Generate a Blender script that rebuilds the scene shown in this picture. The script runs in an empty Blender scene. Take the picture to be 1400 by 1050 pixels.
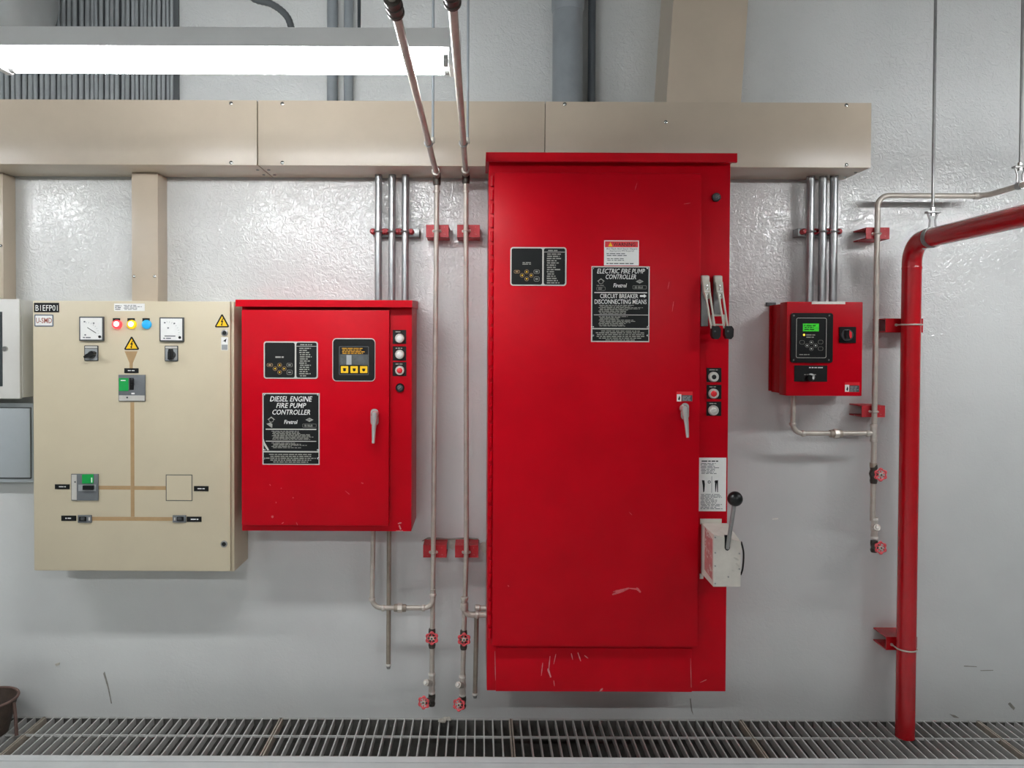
import bpy, bmesh, math, random
from mathutils import Vector, Matrix, Quaternion
random.seed(7)
sc = bpy.context.scene
COL = sc.collection
PI = math.pi

# ------------------------------------------------------------------ camera
F = 1050.0            # focal length in pixels of the 1400 wide frame
D = 3.28              # camera to wall
CAMZ = 1.61
PX, PY = 655.0, 486.5 # principal point
ROLL, PITCH = 0.0042, 0.0157
cd = bpy.data.cameras.new('camera'); cam = bpy.data.objects.new('camera', cd); COL.objects.link(cam)
cd.sensor_fit = 'HORIZONTAL'; cd.sensor_width = 36.0; cd.lens = F / 1400 * 36.0
cd.shift_x = (700 - PX) / 1400; cd.shift_y = (PY - 525) / 1400
cd.clip_start = 0.02; cd.clip_end = 60
CR = Matrix.Rotation(PI/2 - PITCH, 3, 'X') @ Matrix.Rotation(ROLL, 3, 'Z')
cam.matrix_world = Matrix.Translation((0, -D, CAMZ)) @ CR.to_4x4()
sc.camera = cam
# ------------------------------------------------------------------ world and exposure
w = bpy.data.worlds.new('world'); sc.world = w; w.use_nodes = True
w.node_tree.nodes['Background'].inputs[0].default_value = (0.5, 0.52, 0.55, 1)
w.node_tree.nodes['Background'].inputs[1].default_value = 0.0
sc.view_settings.view_transform = 'Standard'; sc.view_settings.look = 'None'
sc.view_settings.gamma = 1.0; sc.view_settings.use_curve_mapping = False
sc.view_settings.exposure = 0.0
TUBE_POWER = 71.0
sc.cycles.use_denoising = True
sc.cycles.sample_clamp_indirect = 6.0
sc.cycles.caustics_reflective = False; sc.cycles.caustics_refractive = False

def at(px, py, d):
    """world point seen at pixel (px,py) lying d metres in front of the wall"""
    r = CR @ Vector((px - PX, PY - py, -F))
    t = (D - d) / r.y
    return Vector((r.x * t, -d, CAMZ + r.z * t))
def mpp(d): return (D - d) / F      # metres per pixel at that depth
def rect(x0, y0, x1, y1, d):
    c = at((x0 + x1) / 2, (y0 + y1) / 2, d); s = mpp(d)
    a = abs(x1 - x0) * s / 2; b = abs(y1 - y0) * s / 2
    return c.x - a, c.x + a, c.z - b, c.z + b

# ------------------------------------------------------------------ materials
def lin(c): return tuple((v/255/12.92 if v/255 <= .04045 else ((v/255+.055)/1.055)**2.4) for v in c)
MATS = {}
def mat(name, rgb, rough=.5, metal=0.0, var=.1, scale=6, bump=0.0, bscale=90, emit=0.0, spec=.5, wear=None, coat=0.0):
    m = bpy.data.materials.new(name); m.use_nodes = True; nt = m.node_tree
    b = nt.nodes['Principled BSDF']; N = nt.nodes.new; L = nt.links.new
    c = (*lin(rgb), 1)
    tc = N('ShaderNodeTexCoord')
    nz = N('ShaderNodeTexNoise'); nz.inputs['Scale'].default_value = scale; nz.inputs['Detail'].default_value = 6; nz.inputs['Roughness'].default_value = .65
    L(tc.outputs['Object'], nz.inputs['Vector'])
    mr = N('ShaderNodeMapRange'); mr.inputs[1].default_value = .3; mr.inputs[2].default_value = .7
    mr.inputs[3].default_value = 1 - var; mr.inputs[4].default_value = 1 + var
    L(nz.outputs['Fac'], mr.inputs[0])
    mx = N('ShaderNodeVectorMath'); mx.operation = 'SCALE'; mx.inputs[0].default_value = c[:3]
    L(mr.outputs[0], mx.inputs['Scale'])
    col = mx.outputs[0]
    if wear:                       # chips and grime with a shape of their own: (rgb, scale, threshold, stretch z)
        wr, ws, th, st = wear
        mp = N('ShaderNodeMapping'); mp.inputs['Scale'].default_value = (1, 1, st)
        L(tc.outputs['Object'], mp.inputs[0])
        n2 = N('ShaderNodeTexNoise'); n2.inputs['Scale'].default_value = ws; n2.inputs['Detail'].default_value = 8; n2.inputs['Roughness'].default_value = .7
        L(mp.outputs[0], n2.inputs['Vector'])
        r2 = N('ShaderNodeMapRange'); r2.inputs[1].default_value = th; r2.inputs[2].default_value = th + .05
        L(n2.outputs['Fac'], r2.inputs[0])
        mm = N('ShaderNodeMix'); mm.data_type = 'RGBA'
        L(r2.outputs[0], mm.inputs[0]); L(col, mm.inputs[6]); mm.inputs[7].default_value = (*lin(wr), 1)
        col = mm.outputs[2]
    L(col, b.inputs['Base Color'])
    b.inputs['Roughness'].default_value = rough; b.inputs['Metallic'].default_value = metal
    b.inputs['Specular IOR Level'].default_value = spec
    if coat: b.inputs['Coat Weight'].default_value = coat; b.inputs['Coat Roughness'].default_value = .12
    if emit:
        b.inputs['Emission Color'].default_value = c; b.inputs['Emission Strength'].default_value = emit
    if bump:
        n3 = N('ShaderNodeTexNoise'); n3.inputs['Scale'].default_value = bscale; n3.inputs['Detail'].default_value = 3
        L(tc.outputs['Object'], n3.inputs['Vector'])
        bp = N('ShaderNodeBump'); bp.inputs['Strength'].default_value = bump; bp.inputs['Distance'].default_value = .002
        L(n3.outputs['Fac'], bp.inputs['Height']); L(bp.outputs[0], b.inputs['Normal'])
    MATS[name] = m
    return m

def wall_material():
    """glossy oil paint, rolled on thickly: fine wrinkles that catch the tubes"""
    m = bpy.data.materials.new('glossy_wall_paint'); m.use_nodes = True; nt = m.node_tree
    b = nt.nodes['Principled BSDF']; N = nt.nodes.new; L = nt.links.new
    tc = N('ShaderNodeTexCoord')
    n1 = N('ShaderNodeTexNoise'); n1.inputs['Scale'].default_value = 1.7; n1.inputs['Detail'].default_value = 7; n1.inputs['Roughness'].default_value = .6
    L(tc.outputs['Object'], n1.inputs['Vector'])
    cr = N('ShaderNodeValToRGB'); e = cr.color_ramp.elements
    e[0].position = .3; e[0].color = (*lin((200, 202, 200)), 1); e[1].position = .72; e[1].color = (*lin((211, 213, 210)), 1)
    L(n1.outputs['Fac'], cr.inputs[0])
    # hairline stains and scuffs
    n2 = N('ShaderNodeTexNoise'); n2.inputs['Scale'].default_value = 5.5; n2.inputs['Detail'].default_value = 10; n2.inputs['Roughness'].default_value = .72; n2.inputs['Distortion'].default_value = 1.2
    L(tc.outputs['Object'], n2.inputs['Vector'])
    r2 = N('ShaderNodeMapRange'); r2.inputs[1].default_value = .70; r2.inputs[2].default_value = .80; r2.inputs[4].default_value = .35
    L(n2.outputs['Fac'], r2.inputs[0])
    mm = N('ShaderNodeMix'); mm.data_type = 'RGBA'; mm.inputs[7].default_value = (*lin((122, 122, 116)), 1)
    L(r2.outputs[0], mm.inputs[0]); L(cr.outputs[0], mm.inputs[6]); L(mm.outputs[2], b.inputs['Base Color'])
    b.inputs['Roughness'].default_value = .03; b.inputs['Specular IOR Level'].default_value = .8
    # wrinkle relief
    n3 = N('ShaderNodeTexNoise'); n3.inputs['Scale'].default_value = 44; n3.inputs['Detail'].default_value = 3; n3.inputs['Roughness'].default_value = .55; n3.inputs['Distortion'].default_value = 1.6
    L(tc.outputs['Object'], n3.inputs['Vector'])
    n4 = N('ShaderNodeTexNoise'); n4.inputs['Scale'].default_value = 3; n4.inputs['Detail'].default_value = 3
    L(tc.outputs['Object'], n4.inputs['Vector'])
    r4 = N('ShaderNodeMapRange'); r4.inputs[1].default_value = .35; r4.inputs[2].default_value = .65; r4.inputs[3].default_value = .45; r4.inputs[4].default_value = 1.0
    L(n4.outputs['Fac'], r4.inputs[0])
    sx = N('ShaderNodeSeparateXYZ'); L(tc.outputs['Object'], sx.inputs[0])
    rz = N('ShaderNodeMapRange'); rz.inputs[1].default_value = 1.05; rz.inputs[2].default_value = 1.75; rz.inputs[3].default_value = .22; rz.inputs[4].default_value = 1.0
    L(sx.outputs['Z'], rz.inputs[0])
    m0 = N('ShaderNodeMath'); m0.operation = 'MULTIPLY'; L(r4.outputs[0], m0.inputs[0]); L(rz.outputs[0], m0.inputs[1])
    mu = N('ShaderNodeMath'); mu.operation = 'MULTIPLY'; L(n3.outputs['Fac'], mu.inputs[0]); L(m0.outputs[0], mu.inputs[1])
    bp = N('ShaderNodeBump'); bp.inputs['Strength'].default_value = 1.0; bp.inputs['Distance'].default_value = .0046
    L(mu.outputs[0], bp.inputs['Height']); L(bp.outputs[0], b.inputs['Normal'])
    return m

WALL = wall_material()
PLAIN = mat('plain_wall', (140, 142, 140), .6, var=.05, scale=2)
CEIL = mat('ceiling_paint', (112, 114, 112), .7, var=.05, scale=2)
FLOOR = mat('painted_floor', (206, 209, 208), .45, var=.08, scale=5, bump=.1, wear=((120, 118, 112), 9, .68, 1))
TRENCH = mat('trench_concrete', (96, 95, 90), .85, var=.35, scale=9, bump=.5, bscale=40)
BEIGE = mat('beige_trunking', (186, 173, 154), .3, var=.05, scale=5, wear=((150, 136, 118), 24, .74, .3))
PANELB = mat('cream_panel', (197, 186, 159), .4, var=.04, scale=4, bump=.06, bscale=260)
CREAMSIDE = PANELB
RED = mat('red_enclosure', (176, 0, 20), .35, var=.1, scale=4, wear=((205, 62, 66), 30, .77, .35), spec=.12)
REDPIPE = mat('red_pipe_paint', (170, 8, 20), .25, var=.12, scale=7, wear=((205, 130, 125), 26, .79, .5), coat=.3)
REDCLAMP = mat('red_bracket_paint', (168, 22, 32), .5, var=.2, scale=20, wear=((196, 150, 148), 55, .59, 1))
REDBRIGHT = mat('red_wheel_paint', (212, 78, 84), .4, var=.2, scale=60, wear=((215, 175, 172), 110, .62, 1))
GALV = mat('galvanised_conduit', (156, 158, 158), .3, .75, var=.12, scale=14)
PIPE = mat('galvanised_pipe', (184, 177, 166), .4, .3, var=.15, scale=18, wear=((128, 104, 84), 30, .69, .25))
PIPEDK = mat('weathered_pipe', (152, 142, 128), .45, .3, var=.2, scale=18, wear=((100, 74, 56), 30, .64, .25))
FITTING = mat('pale_fitting', (196, 190, 180), .4, .4, var=.15, scale=40)
DARKFIT = mat('dark_fitting', (72, 68, 62), .45, .5, var=.2, scale=50)
WHITETAPE = mat('thread_tape', (222, 220, 212), .6, var=.08, scale=60)
STEEL = mat('bright_steel', (195, 195, 192), .22, .9, var=.08, scale=40)
STEELM = mat('dull_steel', (150, 150, 148), .4, .7, var=.12, scale=40)
ALU = mat('pale_aluminium', (188, 184, 172), .45, .45, var=.1, scale=30)
CHROME = mat('chrome', (222, 222, 218), .22, .65, var=.03, scale=30)
GREYPIPE = mat('grey_paint_pipe', (134, 140, 143), .4, var=.12, scale=9)
GREYDK = mat('dark_grey_pipe', (84, 90, 94), .45, var=.15, scale=9)
CABLE = mat('grey_cable', (150, 155, 156), .5, var=.12, scale=10)
CABLEB = mat('gap_shade_grey', (92, 96, 98), .6, var=.1, scale=8)  # dark grey that puts shade into the gaps between cables
DUCTG = mat('grey_duct', (150, 154, 152), .45, var=.06, scale=6)
LAMPW = mat('lamp_enamel', (226, 227, 224), .35, var=.03, scale=6)
BLACK = mat('black_plastic', (17, 18, 18), .32, var=.15, scale=30, spec=.35)
BLACKM = mat('black_print_field', (15, 17, 17), .5, var=.15, scale=30, spec=.25)
CHAR = mat('charcoal_plastic', (66, 69, 70), .45, var=.1, scale=30)
GREYP = mat('grey_plastic', (150, 154, 154), .45, var=.08, scale=30)
MIDGREY = mat('mid_grey_plastic', (100, 104, 106), .45, var=.08, scale=30)
WHITE = mat('white_print', (226, 226, 222), .5, var=.04, scale=30)
SILVER = mat('silver_border', (198, 196, 188), .4, .2, var=.06, scale=30)
DULLTXT = mat('faded_print', (150, 150, 142), .5, var=.15, scale=60)
GREENP = mat('green_plastic', (0, 150, 66), .4, var=.08, scale=30)
YELLOW = mat('yellow_plastic', (238, 190, 10), .45, var=.06, scale=30)
AMBER = mat('amber_print', (205, 150, 20), .5, var=.1, scale=60)
TAN = mat('tan_tape', (168, 138, 98), .5, var=.1, scale=30)
REDSW = mat('red_plastic', (214, 30, 40), .35, var=.06, scale=30)
BLUEL = mat('blue_lens', (40, 165, 225), .3, var=.05, scale=30, emit=.25)
REDLAMP = mat('lit_red_lens', (255, 60, 66), .3, var=.05, scale=30, emit=1.4)
WHITELAMP = mat('lit_white_lens', (255, 232, 228), .3, var=.02, scale=30, emit=1.6)
YELLAMP = mat('lit_yellow_lens', (250, 205, 20), .3, var=.05, scale=30, emit=.5)
SCREENG = mat('green_screen', (52, 185, 40), .3, var=.35, scale=160, emit=.3)
LEDY = mat('lit_led', (255, 205, 60), .3, var=.02, scale=30, emit=2)
GLASSDK = mat('dark_window', (62, 66, 68), .15, var=.1, scale=20)
SCREENGR = mat('grey_screen', (84, 88, 88), .2, var=.2, scale=50)
BOXWHITE = mat('white_box_paint', (204, 203, 197), .45, var=.04, scale=6)
BOXGREY = mat('grey_box_paint', (160, 167, 169), .45, var=.05, scale=6)
GRATE = mat('galvanised_grating', (196, 196, 192), .5, .2, var=.12, scale=20, wear=((140, 134, 124), 40, .7, 1))
GRATERUST = mat('rusty_grating_frame', (176, 166, 152), .55, .2, var=.2, scale=20, wear=((142, 112, 88), 30, .6, 1))
BUCKET = mat('dirty_brown_bucket', (70, 58, 50), .6, var=.3, scale=30)
BUCKETR = mat('brown_bucket_rim', (98, 76, 68), .6, var=.25, scale=30)
PLASTER = mat('bare_plaster', (190, 186, 174), .8, var=.15, scale=60, bump=.6, bscale=120)
WALLMARK = mat('dark_crack', (140, 138, 130), .9, var=.2, scale=60)  # grey of the plaster crack and the wall scratches
SCUFF = mat('pink_scuff', (200, 88, 92), .5, var=.3, scale=120)
CHIP = mat('pale_chip', (200, 128, 128), .6, var=.2, scale=120)
BOXALU = mat('scuffed_pale_paint', (206, 201, 190), .5, .1, var=.08, scale=25, wear=((150, 140, 130), 60, .68, 1))
WORNRED = mat('worn_red_paint', (176, 110, 108), .6, var=.25, scale=30, wear=((200, 190, 180), 45, .55, 1))
INKRED = mat('red_brown_ink', (150, 70, 50), .5, var=.05, scale=30)
SLATE = mat('slate_border', (92, 102, 116), .5, var=.05, scale=30)
TUBE = mat('lit_tube', (250, 252, 255), .4, var=0.0, emit=TUBE_POWER)

# ------------------------------------------------------------------ mesh helpers
ORG = {}
class MB:
    def __init__(s): s.v = []; s.f = []
    def add(s, vs, fs):
        o = len(s.v); s.v += [Vector(p) for p in vs]; s.f += [tuple(i + o for i in f) for f in fs]; return s
    def box(s, x0, x1, y0, y1, z0, z1, bev=0.0):
        x0, x1 = sorted((x0, x1)); y0, y1 = sorted((y0, y1)); z0, z1 = sorted((z0, z1))
        if bev <= 0:
            vs = [(x, y, z) for x in (x0, x1) for y in (y0, y1) for z in (z0, z1)]
            return s.add(vs, [(0,1,3,2),(4,6,7,5),(0,4,5,1),(2,3,7,6),(0,2,6,4),(1,5,7,3)])
        bm = bmesh.new(); bmesh.ops.create_cube(bm, size=1)
        for q in bm.verts: q.co = Vector(((x0+x1)/2 + q.co.x*(x1-x0), (y0+y1)/2 + q.co.y*(y1-y0), (z0+z1)/2 + q.co.z*(z1-z0)))
        bmesh.ops.bevel(bm, geom=list(bm.edges), offset=min(bev, .45*min(x1-x0, y1-y0, z1-z0)), segments=2, affect='EDGES', profile=.6)
        bm.verts.index_update()
        s.add([q.co.copy() for q in bm.verts], [[q.index for q in f.verts] for f in bm.faces]); bm.free()
        return s
    def prism(s, pts, d0, d1):
        """outline in X,Z standing out from depth d0 to depth d1"""
        n = len(pts)
        vs = [(x, -d0, z) for x, z in pts] + [(x, -d1, z) for x, z in pts]
        fs = [tuple(range(n)), tuple(range(2*n - 1, n - 1, -1))] + [(i, i + n, (i+1) % n + n, (i+1) % n) for i in range(n)]
        return s.add(vs, fs)
    def prism_x(s, pts, x0, x1):
        """outline in Y,Z drawn along X"""
        n = len(pts)
        vs = [(x0, y, z) for y, z in pts] + [(x1, y, z) for y, z in pts]
        fs = [tuple(range(n)), tuple(range(2*n - 1, n - 1, -1))] + [(i, i + n, (i+1) % n + n, (i+1) % n) for i in range(n)]
        return s.add(vs, fs)
    def tube(s, path, r, n=14, caps=True, closed=False):
        path = [Vector(p) for p in path]; m = len(path)
        rs = r if isinstance(r, (list, tuple)) else [r] * m
        def tan(i):
            a = path[(i-1) % m] if (closed or i > 0) else path[i]
            b = path[(i+1) % m] if (closed or i < m-1) else path[i]
            return (b - a).normalized()
        t0 = tan(0); u = t0.orthogonal().normalized(); vs = []
        for i in range(m):
            t = tan(i); q = t0.rotation_difference(t); u = q @ u; u = (u - t * u.dot(t)).normalized(); t0 = t
            w2 = t.cross(u)
            for k in range(n):
                a = 2 * PI * k / n; vs.append(path[i] + (u * math.cos(a) + w2 * math.sin(a)) * rs[i])
        fs = []
        for i in range(m if closed else m - 1):
            j = (i + 1) % m
            for k in range(n): fs.append((i*n + k, i*n + (k+1) % n, j*n + (k+1) % n, j*n + k))
        if caps and not closed: fs += [tuple(range(n-1, -1, -1)), tuple(range((m-1)*n, m*n))]
        return s.add(vs, fs)
    def lathe(s, c, ax, prof, n=20):
        """profile [(along, radius)] spun about axis ax through c"""
        c = Vector(c); ax = Vector(ax).normalized()
        return s.tube([c + ax * a for a, _ in prof], [max(r, 1e-5) for _, r in prof], n) if all(prof[i][0] < prof[i+1][0] for i in range(len(prof)-1)) else s._lathe(c, ax, prof, n)
    def _lathe(s, c, ax, prof, n):
        u = ax.orthogonal().normalized(); w2 = ax.cross(u); vs = []
        for a, r in prof:
            for k in range(n):
                t = 2*PI*k/n; vs.append(c + ax*a + (u*math.cos(t) + w2*math.sin(t)) * max(r, 1e-5))
        fs = [(i*n+k, i*n+(k+1) % n, (i+1)*n+(k+1) % n, (i+1)*n+k) for i in range(len(prof)-1) for k in range(n)]
        fs += [tuple(range(n-1, -1, -1)), tuple(range((len(prof)-1)*n, len(prof)*n))]
        return s.add(vs, fs)
    def build(s, name, m, parent=None, smooth=True, kind=None, label=None):
        org = ORG.get(parent.name, Vector()) if parent else Vector()
        me = bpy.data.meshes.new(name)
        me.from_pydata([p - org for p in s.v], [], s.f)
        bm = bmesh.new(); bm.from_mesh(me); bmesh.ops.recalc_face_normals(bm, faces=bm.faces); bm.to_mesh(me); bm.free()
        if smooth: me.shade_smooth(); me.set_sharp_from_angle(angle=math.radians(38))
        me.materials.append(m)
        o = bpy.data.objects.new(name, me); COL.objects.link(o)
        if parent: o.parent = parent; ORG[o.name] = org
        if kind: o['kind'] = kind
        if label: o['label'] = label
        return o

def thing(name, label, cat, loc, group=None):
    o = bpy.data.objects.new(name, None); COL.objects.link(o); o.empty_display_size = .05
    o.location = loc; ORG[o.name] = Vector(loc); o['label'] = label; o['category'] = cat
    if group: o['group'] = group
    return o
def tag(o, label, cat, group=None):
    o['label'] = label; o['category'] = cat
    if group: o['group'] = group
    return o
def struct(o, label=None):
    o['kind'] = 'structure'
    if label: o['label'] = label
    return o
def copy_tree(o, parent=None):
    c = o.copy(); COL.objects.link(c); c.parent = parent
    for ch in list(o.children): copy_tree(ch, c)
    return c

def rrect(x0, x1, z0, z1, r, n=5):
    r = min(r, (x1-x0)*.49, (z1-z0)*.49); out = []
    for cx, cz, a0 in ((x1-r, z1-r, 0), (x0+r, z1-r, 90), (x0+r, z0+r, 180), (x1-r, z0+r, 270)):
        for k in range(n+1):
            a = math.radians(a0 + 90*k/n); out.append((cx + r*math.cos(a), cz + r*math.sin(a)))
    return out
def circ(cx, cz, r, n=20): return [(cx + r*math.cos(2*PI*k/n), cz + r*math.sin(2*PI*k/n)) for k in range(n)]

def plate(name, m, parent, px, d, th, rad=0.0, bev=0.0, **kw):
    """flat plate covering pixels px=(x0,y0,x1,y1), from depth d to d+th"""
    x0, x1, z0, z1 = rect(*px, d + th)
    b = MB()
    if rad: b.prism(rrect(x0, x1, z0, z1, rad), d, d + th)
    else: b.box(x0, x1, -d, -(d + th), z0, z1, bev)
    return b.build(name, m, parent, **kw)
def ringplate(name, m, parent, px, d, th, wd, rad, **kw):
    """a frame: outline of width wd metres"""
    x0, x1, z0, z1 = rect(*px, d + th)
    o = rrect(x0, x1, z0, z1, rad); i = rrect(x0 + wd, x1 - wd, z0 + wd, z1 - wd, max(rad - wd, .0005))
    n = len(o); b = MB()
    vs = [(x, -d, z) for x, z in o] + [(x, -d, z) for x, z in i] + [(x, -d-th, z) for x, z in o] + [(x, -d-th, z) for x, z in i]
    fs = []
    for k in range(n):
        j = (k+1) % n
        fs += [(2*n+k, 2*n+j, 3*n+j, 3*n+k), (k, j, 2*n+j, 2*n+k), (n+k, 3*n+k, 3*n+j, n+j), (k, n+k, n+j, j)]
    return b.add(vs, fs).build(name, m, parent, **kw)
def disc(name, m, parent, cx, cy, rp, d, th, n=24, dome=0.0, **kw):
    """round button at pixel centre, radius in pixels"""
    c = at(cx, cy, d + th); r = rp * mpp(d + th); c.y = -d
    prof = [(0, r), (th*.8, r), (th, r*.9)]
    if dome: prof += [(th + dome*.7, r*.55), (th + dome, r*.05)]
    return MB().lathe(c, (0, -1, 0), prof, n).build(name, m, parent, **kw)
def tri(name, m, parent, pts, d, th, **kw):
    q = [at(x, y, d + th) for x, y in pts]
    return MB().prism([(p.x, p.z) for p in q], d, d + th).build(name, m, parent, smooth=False, **kw)
def text(name, s, px, d, m, parent, shear=0.0, bold=0.0, keep=True, th=.0004, align='CENTER', spacing=1.0):
    """lettering filling the pixel box px"""
    cu = bpy.data.curves.new(name, 'FONT'); cu.body = s; cu.size = .1; cu.shear = shear; cu.offset = bold * .1; cu.extrude = 0; cu.resolution_u = 2
    cu.align_x = align; cu.space_line = spacing
    to = bpy.data.objects.new('tmp_text', cu); COL.objects.link(to)
    dg = bpy.context.evaluated_depsgraph_get(); dg.update()
    me = bpy.data.meshes.new_from_object(to.evaluated_get(dg)); bpy.data.objects.remove(to); bpy.data.curves.remove(cu)
    xs = [q.co.x for q in me.vertices]; ys = [q.co.y for q in me.vertices]
    x0, x1, z0, z1 = rect(*px, d + th)
    sx = (x1 - x0) / (max(xs) - min(xs)); sz = (z1 - z0) / (max(ys) - min(ys))
    org = ORG.get(parent.name, Vector())
    for q in me.vertices:
        q.co = Vector((x0 + (q.co.x - min(xs)) * sx, -(d + th), z0 + (q.co.y - min(ys)) * sz)) - org
    me.materials.append(m); me.name = name
    o = bpy.data.objects.new(name, me); COL.objects.link(o); o.parent = parent; ORG[o.name] = org
    return o
def fineprint(m, parent, px, d, rows, fill=.85, name='fine_print', left=True, seed=1):
    """lines too small to read, as rows of short strokes"""
    rn = random.Random(seed); x0, x1, z0, z1 = rect(*px, d + .0004); h = (z1 - z0) / rows; b = MB()
    for i in range(rows):
        z = z1 - (i + .5) * h; x = x0 + rn.uniform(0, .05) * (x1 - x0); end = x0 + (x1 - x0) * rn.uniform(fill - .3, min(1, fill + .15))
        if not left:
            wd = end - x0; x = (x0 + x1) / 2 - wd / 2; end = x + wd
        while x < end - .002:
            wl = rn.uniform(.006, .022); e = min(x + wl, end)
            b.add([(x, -d-.0004, z-h*.24), (e, -d-.0004, z-h*.24), (e, -d-.0004, z+h*.24), (x, -d-.0004, z+h*.24)], [(0, 1, 2, 3)]); x = e + .003
    return b.build(name, m, parent, smooth=False, kind='stuff')
def bars(m, parent, rects, d, th=.0006, name='rule_line'):
    for r_ in rects: plate(name, m, parent, r_, d, th)

def fillet(pts, r, n=6):
    pts = [Vector(p) for p in pts]; out = [pts[0]]
    for i in range(1, len(pts) - 1):
        a, b, c = pts[i-1], pts[i], pts[i+1]
        u = (a - b).normalized(); v = (c - b).normalized()
        ang = u.angle(v); t = min(r / math.tan(ang/2), (a-b).length*.48, (c-b).length*.48); rr = t * math.tan(ang/2)
        ctr = b + (u + v).normalized() * (rr / math.sin(ang/2))
        p0 = b + u*t - ctr; p1 = b + v*t - ctr
        for k in range(n+1):
            f = k/n; sweep = PI - ang
            out.append(ctr + (p0 * math.sin((1-f)*sweep) + p1 * math.sin(f*sweep)) / math.sin(sweep))
    out.append(pts[-1]); return out

# ------------------------------------------------------------------ the room
XL, XR, YB, ZC, ZT = -4.4, 4.6, -7.0, 3.7, -.32
GD = .318                                         # grating depth from the wall
struct(MB().box(XL, XR, 0, .2, ZT - .05, ZC).build('wall_back', WALL, smooth=False))
struct(MB().box(XL - .2, XL, YB, .2, ZT, ZC).build('wall_left', PLAIN, smooth=False))
struct(MB().box(XR, XR + .2, YB, .2, ZT, ZC).build('wall_right', PLAIN, smooth=False))
struct(MB().box(XL, XR, YB - .2, YB, ZT, ZC).build('wall_front', PLAIN, smooth=False))
struct(MB().box(XL - .2, XR + .2, YB - .2, .2, ZC, ZC + .15).build('ceiling', CEIL, smooth=False))
struct(MB().box(XL, XR, YB, -(GD + .006), ZT, 0).build('floor', FLOOR, smooth=False))
tr = MB().box(XL, XR, -(GD + .006), 0, ZT - .05, ZT + .02); tr.box(XL, XR, -(GD + .006), -(GD - .02), ZT, -.036); tr.box(XL, XR, -.004, -.0005, ZT, -.002)
struct(tr.build('trim_1', TRENCH, smooth=False), 'dark concrete drain trench under the grating')
sill = MB().prism_x([(-GD - .006, .001), (-GD - .04, .001), (-GD - .04, .004), (-GD - .006, .006)], XL, XR).build('trim_2', FLOOR, smooth=False)
struct(sill, 'pale painted edge of the trench')

# ------------------------------------------------------------------ fluorescent battens (the room's lamps)
LD = 1.2
lx0, lx1 = at(12, 78, LD).x, at(607, 78, LD).x
lz = at(310, 62, LD + .05).z
def batten(label, cx, d, z, rod_px=None, show=False, group='hanging fluorescent battens', simple=False):
    hl = (lx1 - lx0) / 2
    t = thing('fluorescent_batten', label, 'light', (cx, -d, z), group)
    y = -d
    MB().prism_x([(y - .0449, z), (y - .0449, z + .05), (y + .0449, z + .05), (y + .0449, z), (y + .024, z - .004), (y - .024, z - .004)], cx - hl - .045, cx + hl + .045).build('batten_body', LAMPW, t, smooth=False)
    for s in (-.03, .03):
        tb = MB().tube([(cx - hl, y + s, z - .03), (cx + hl, y + s, z - .03)], .016, 16).build('tube', TUBE, t)
        for e in (-1, 1):
            MB().tube([(cx + e*hl, y + s, z - .03), (cx + e*(hl + .012), y + s, z - .03)], .0165, 14).build('end_cap', STEELM, tb)
    for e in (-1, 1):
        xx = cx + e * (hl + .014)
        MB().box(xx, xx + e*.02, y - .048, y + .048, z - .048, z + .001, .004).build('lampholder', LAMPW, t)
    return t
main = batten('lit twin-tube fluorescent batten hanging at top left', (lx0 + lx1)/2, LD, lz)
p = at(491, 20, LD); MB().tube([(p.x, -LD, lz + .05), (p.x, -LD, ZC)], .0045, 8).build('hanger_rod', GREYDK, main)
pts = [at(318, -30, LD), at(345, -3, LD), at(372, 6, LD), at(392, 22, LD), at(400, 44, LD)]
def smoothpath(pts, n=8):
    out = []
    for i in range(len(pts) - 1):
        p0 = pts[max(i-1, 0)]; p1 = pts[i]; p2 = pts[i+1]; p3 = pts[min(i+2, len(pts)-1)]
        for k in range(n):
            t = k/n
            out.append(.5*((2*p1) + (p2-p0)*t + (2*p0-5*p1+4*p2-p3)*t*t + (3*p1-p0-3*p2+p3)*t**3))
    out.append(pts[-1]); return out
sp = smoothpath(pts, 10)
MB().tube(sp, [.0085 + (.0012 if i % 2 else 0) for i in range(len(sp))], 12).build('flexible_conduit', GREYPIPE, main)
# the others of the same two rows; their reflections show in the wall paint
batten('fluorescent batten of the wall row, left of the lit one in view', -2.86, LD, lz)
batten('fluorescent batten of the wall row, right of the red pipe', 2.32, LD, lz)
for nm, dd_ in (('second', 3.9),):
    for pos, xx in (('far left', -2.9), ('in its middle', -.6), ('far right', 1.7)):
        batten(f'fluorescent batten of the {nm} row behind the viewer, {pos}', xx, dd_, lz + .1)

# ------------------------------------------------------------------ overhead: cables, duct, risers above the trunking
TZ0, TZ1 = rect(0, 139, 1400, 227, .24)[2:]       # trunking bottom and top
tz_top = TZ1
a, b_ = at(-12, 70, .06), at(238, 70, .06)
backing = MB().box(a.x, b_.x, -.001, -.02, TZ1 + .001, ZC - .1).build('gap_shade_backing', CABLEB)  # dark sheet added behind the cables to darken their gaps
tag(backing, 'added gap-darkening tray behind the packed grey cables', 'cable tray')
x = -8.0; k = 0; cab0 = None
while x < 236:
    wpx = max(5.2, 8.6 - max(0, x) * .012) * random.uniform(.85, 1.15)
    c = at(x + wpx/2, 70, .03); r = wpx/2 * mpp(.03) * .82
    dd = .022 + r + random.uniform(0, .012)
    cb = MB().tube([(c.x, -dd, TZ1 + .001), (c.x + random.uniform(-.004, .004), -dd, (TZ1 + ZC)/2), (c.x, -dd, ZC - .06)], r, 10).build('power_cable', CABLE)
    tag(cb, 'thin grey cable in the packed vertical row above the left trunking', 'cable', 'packed vertical cables above the left trunking')
    x += wpx
dc = at(53, 15, .38)
rr = .2; prof = [(0, .0)] 
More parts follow.
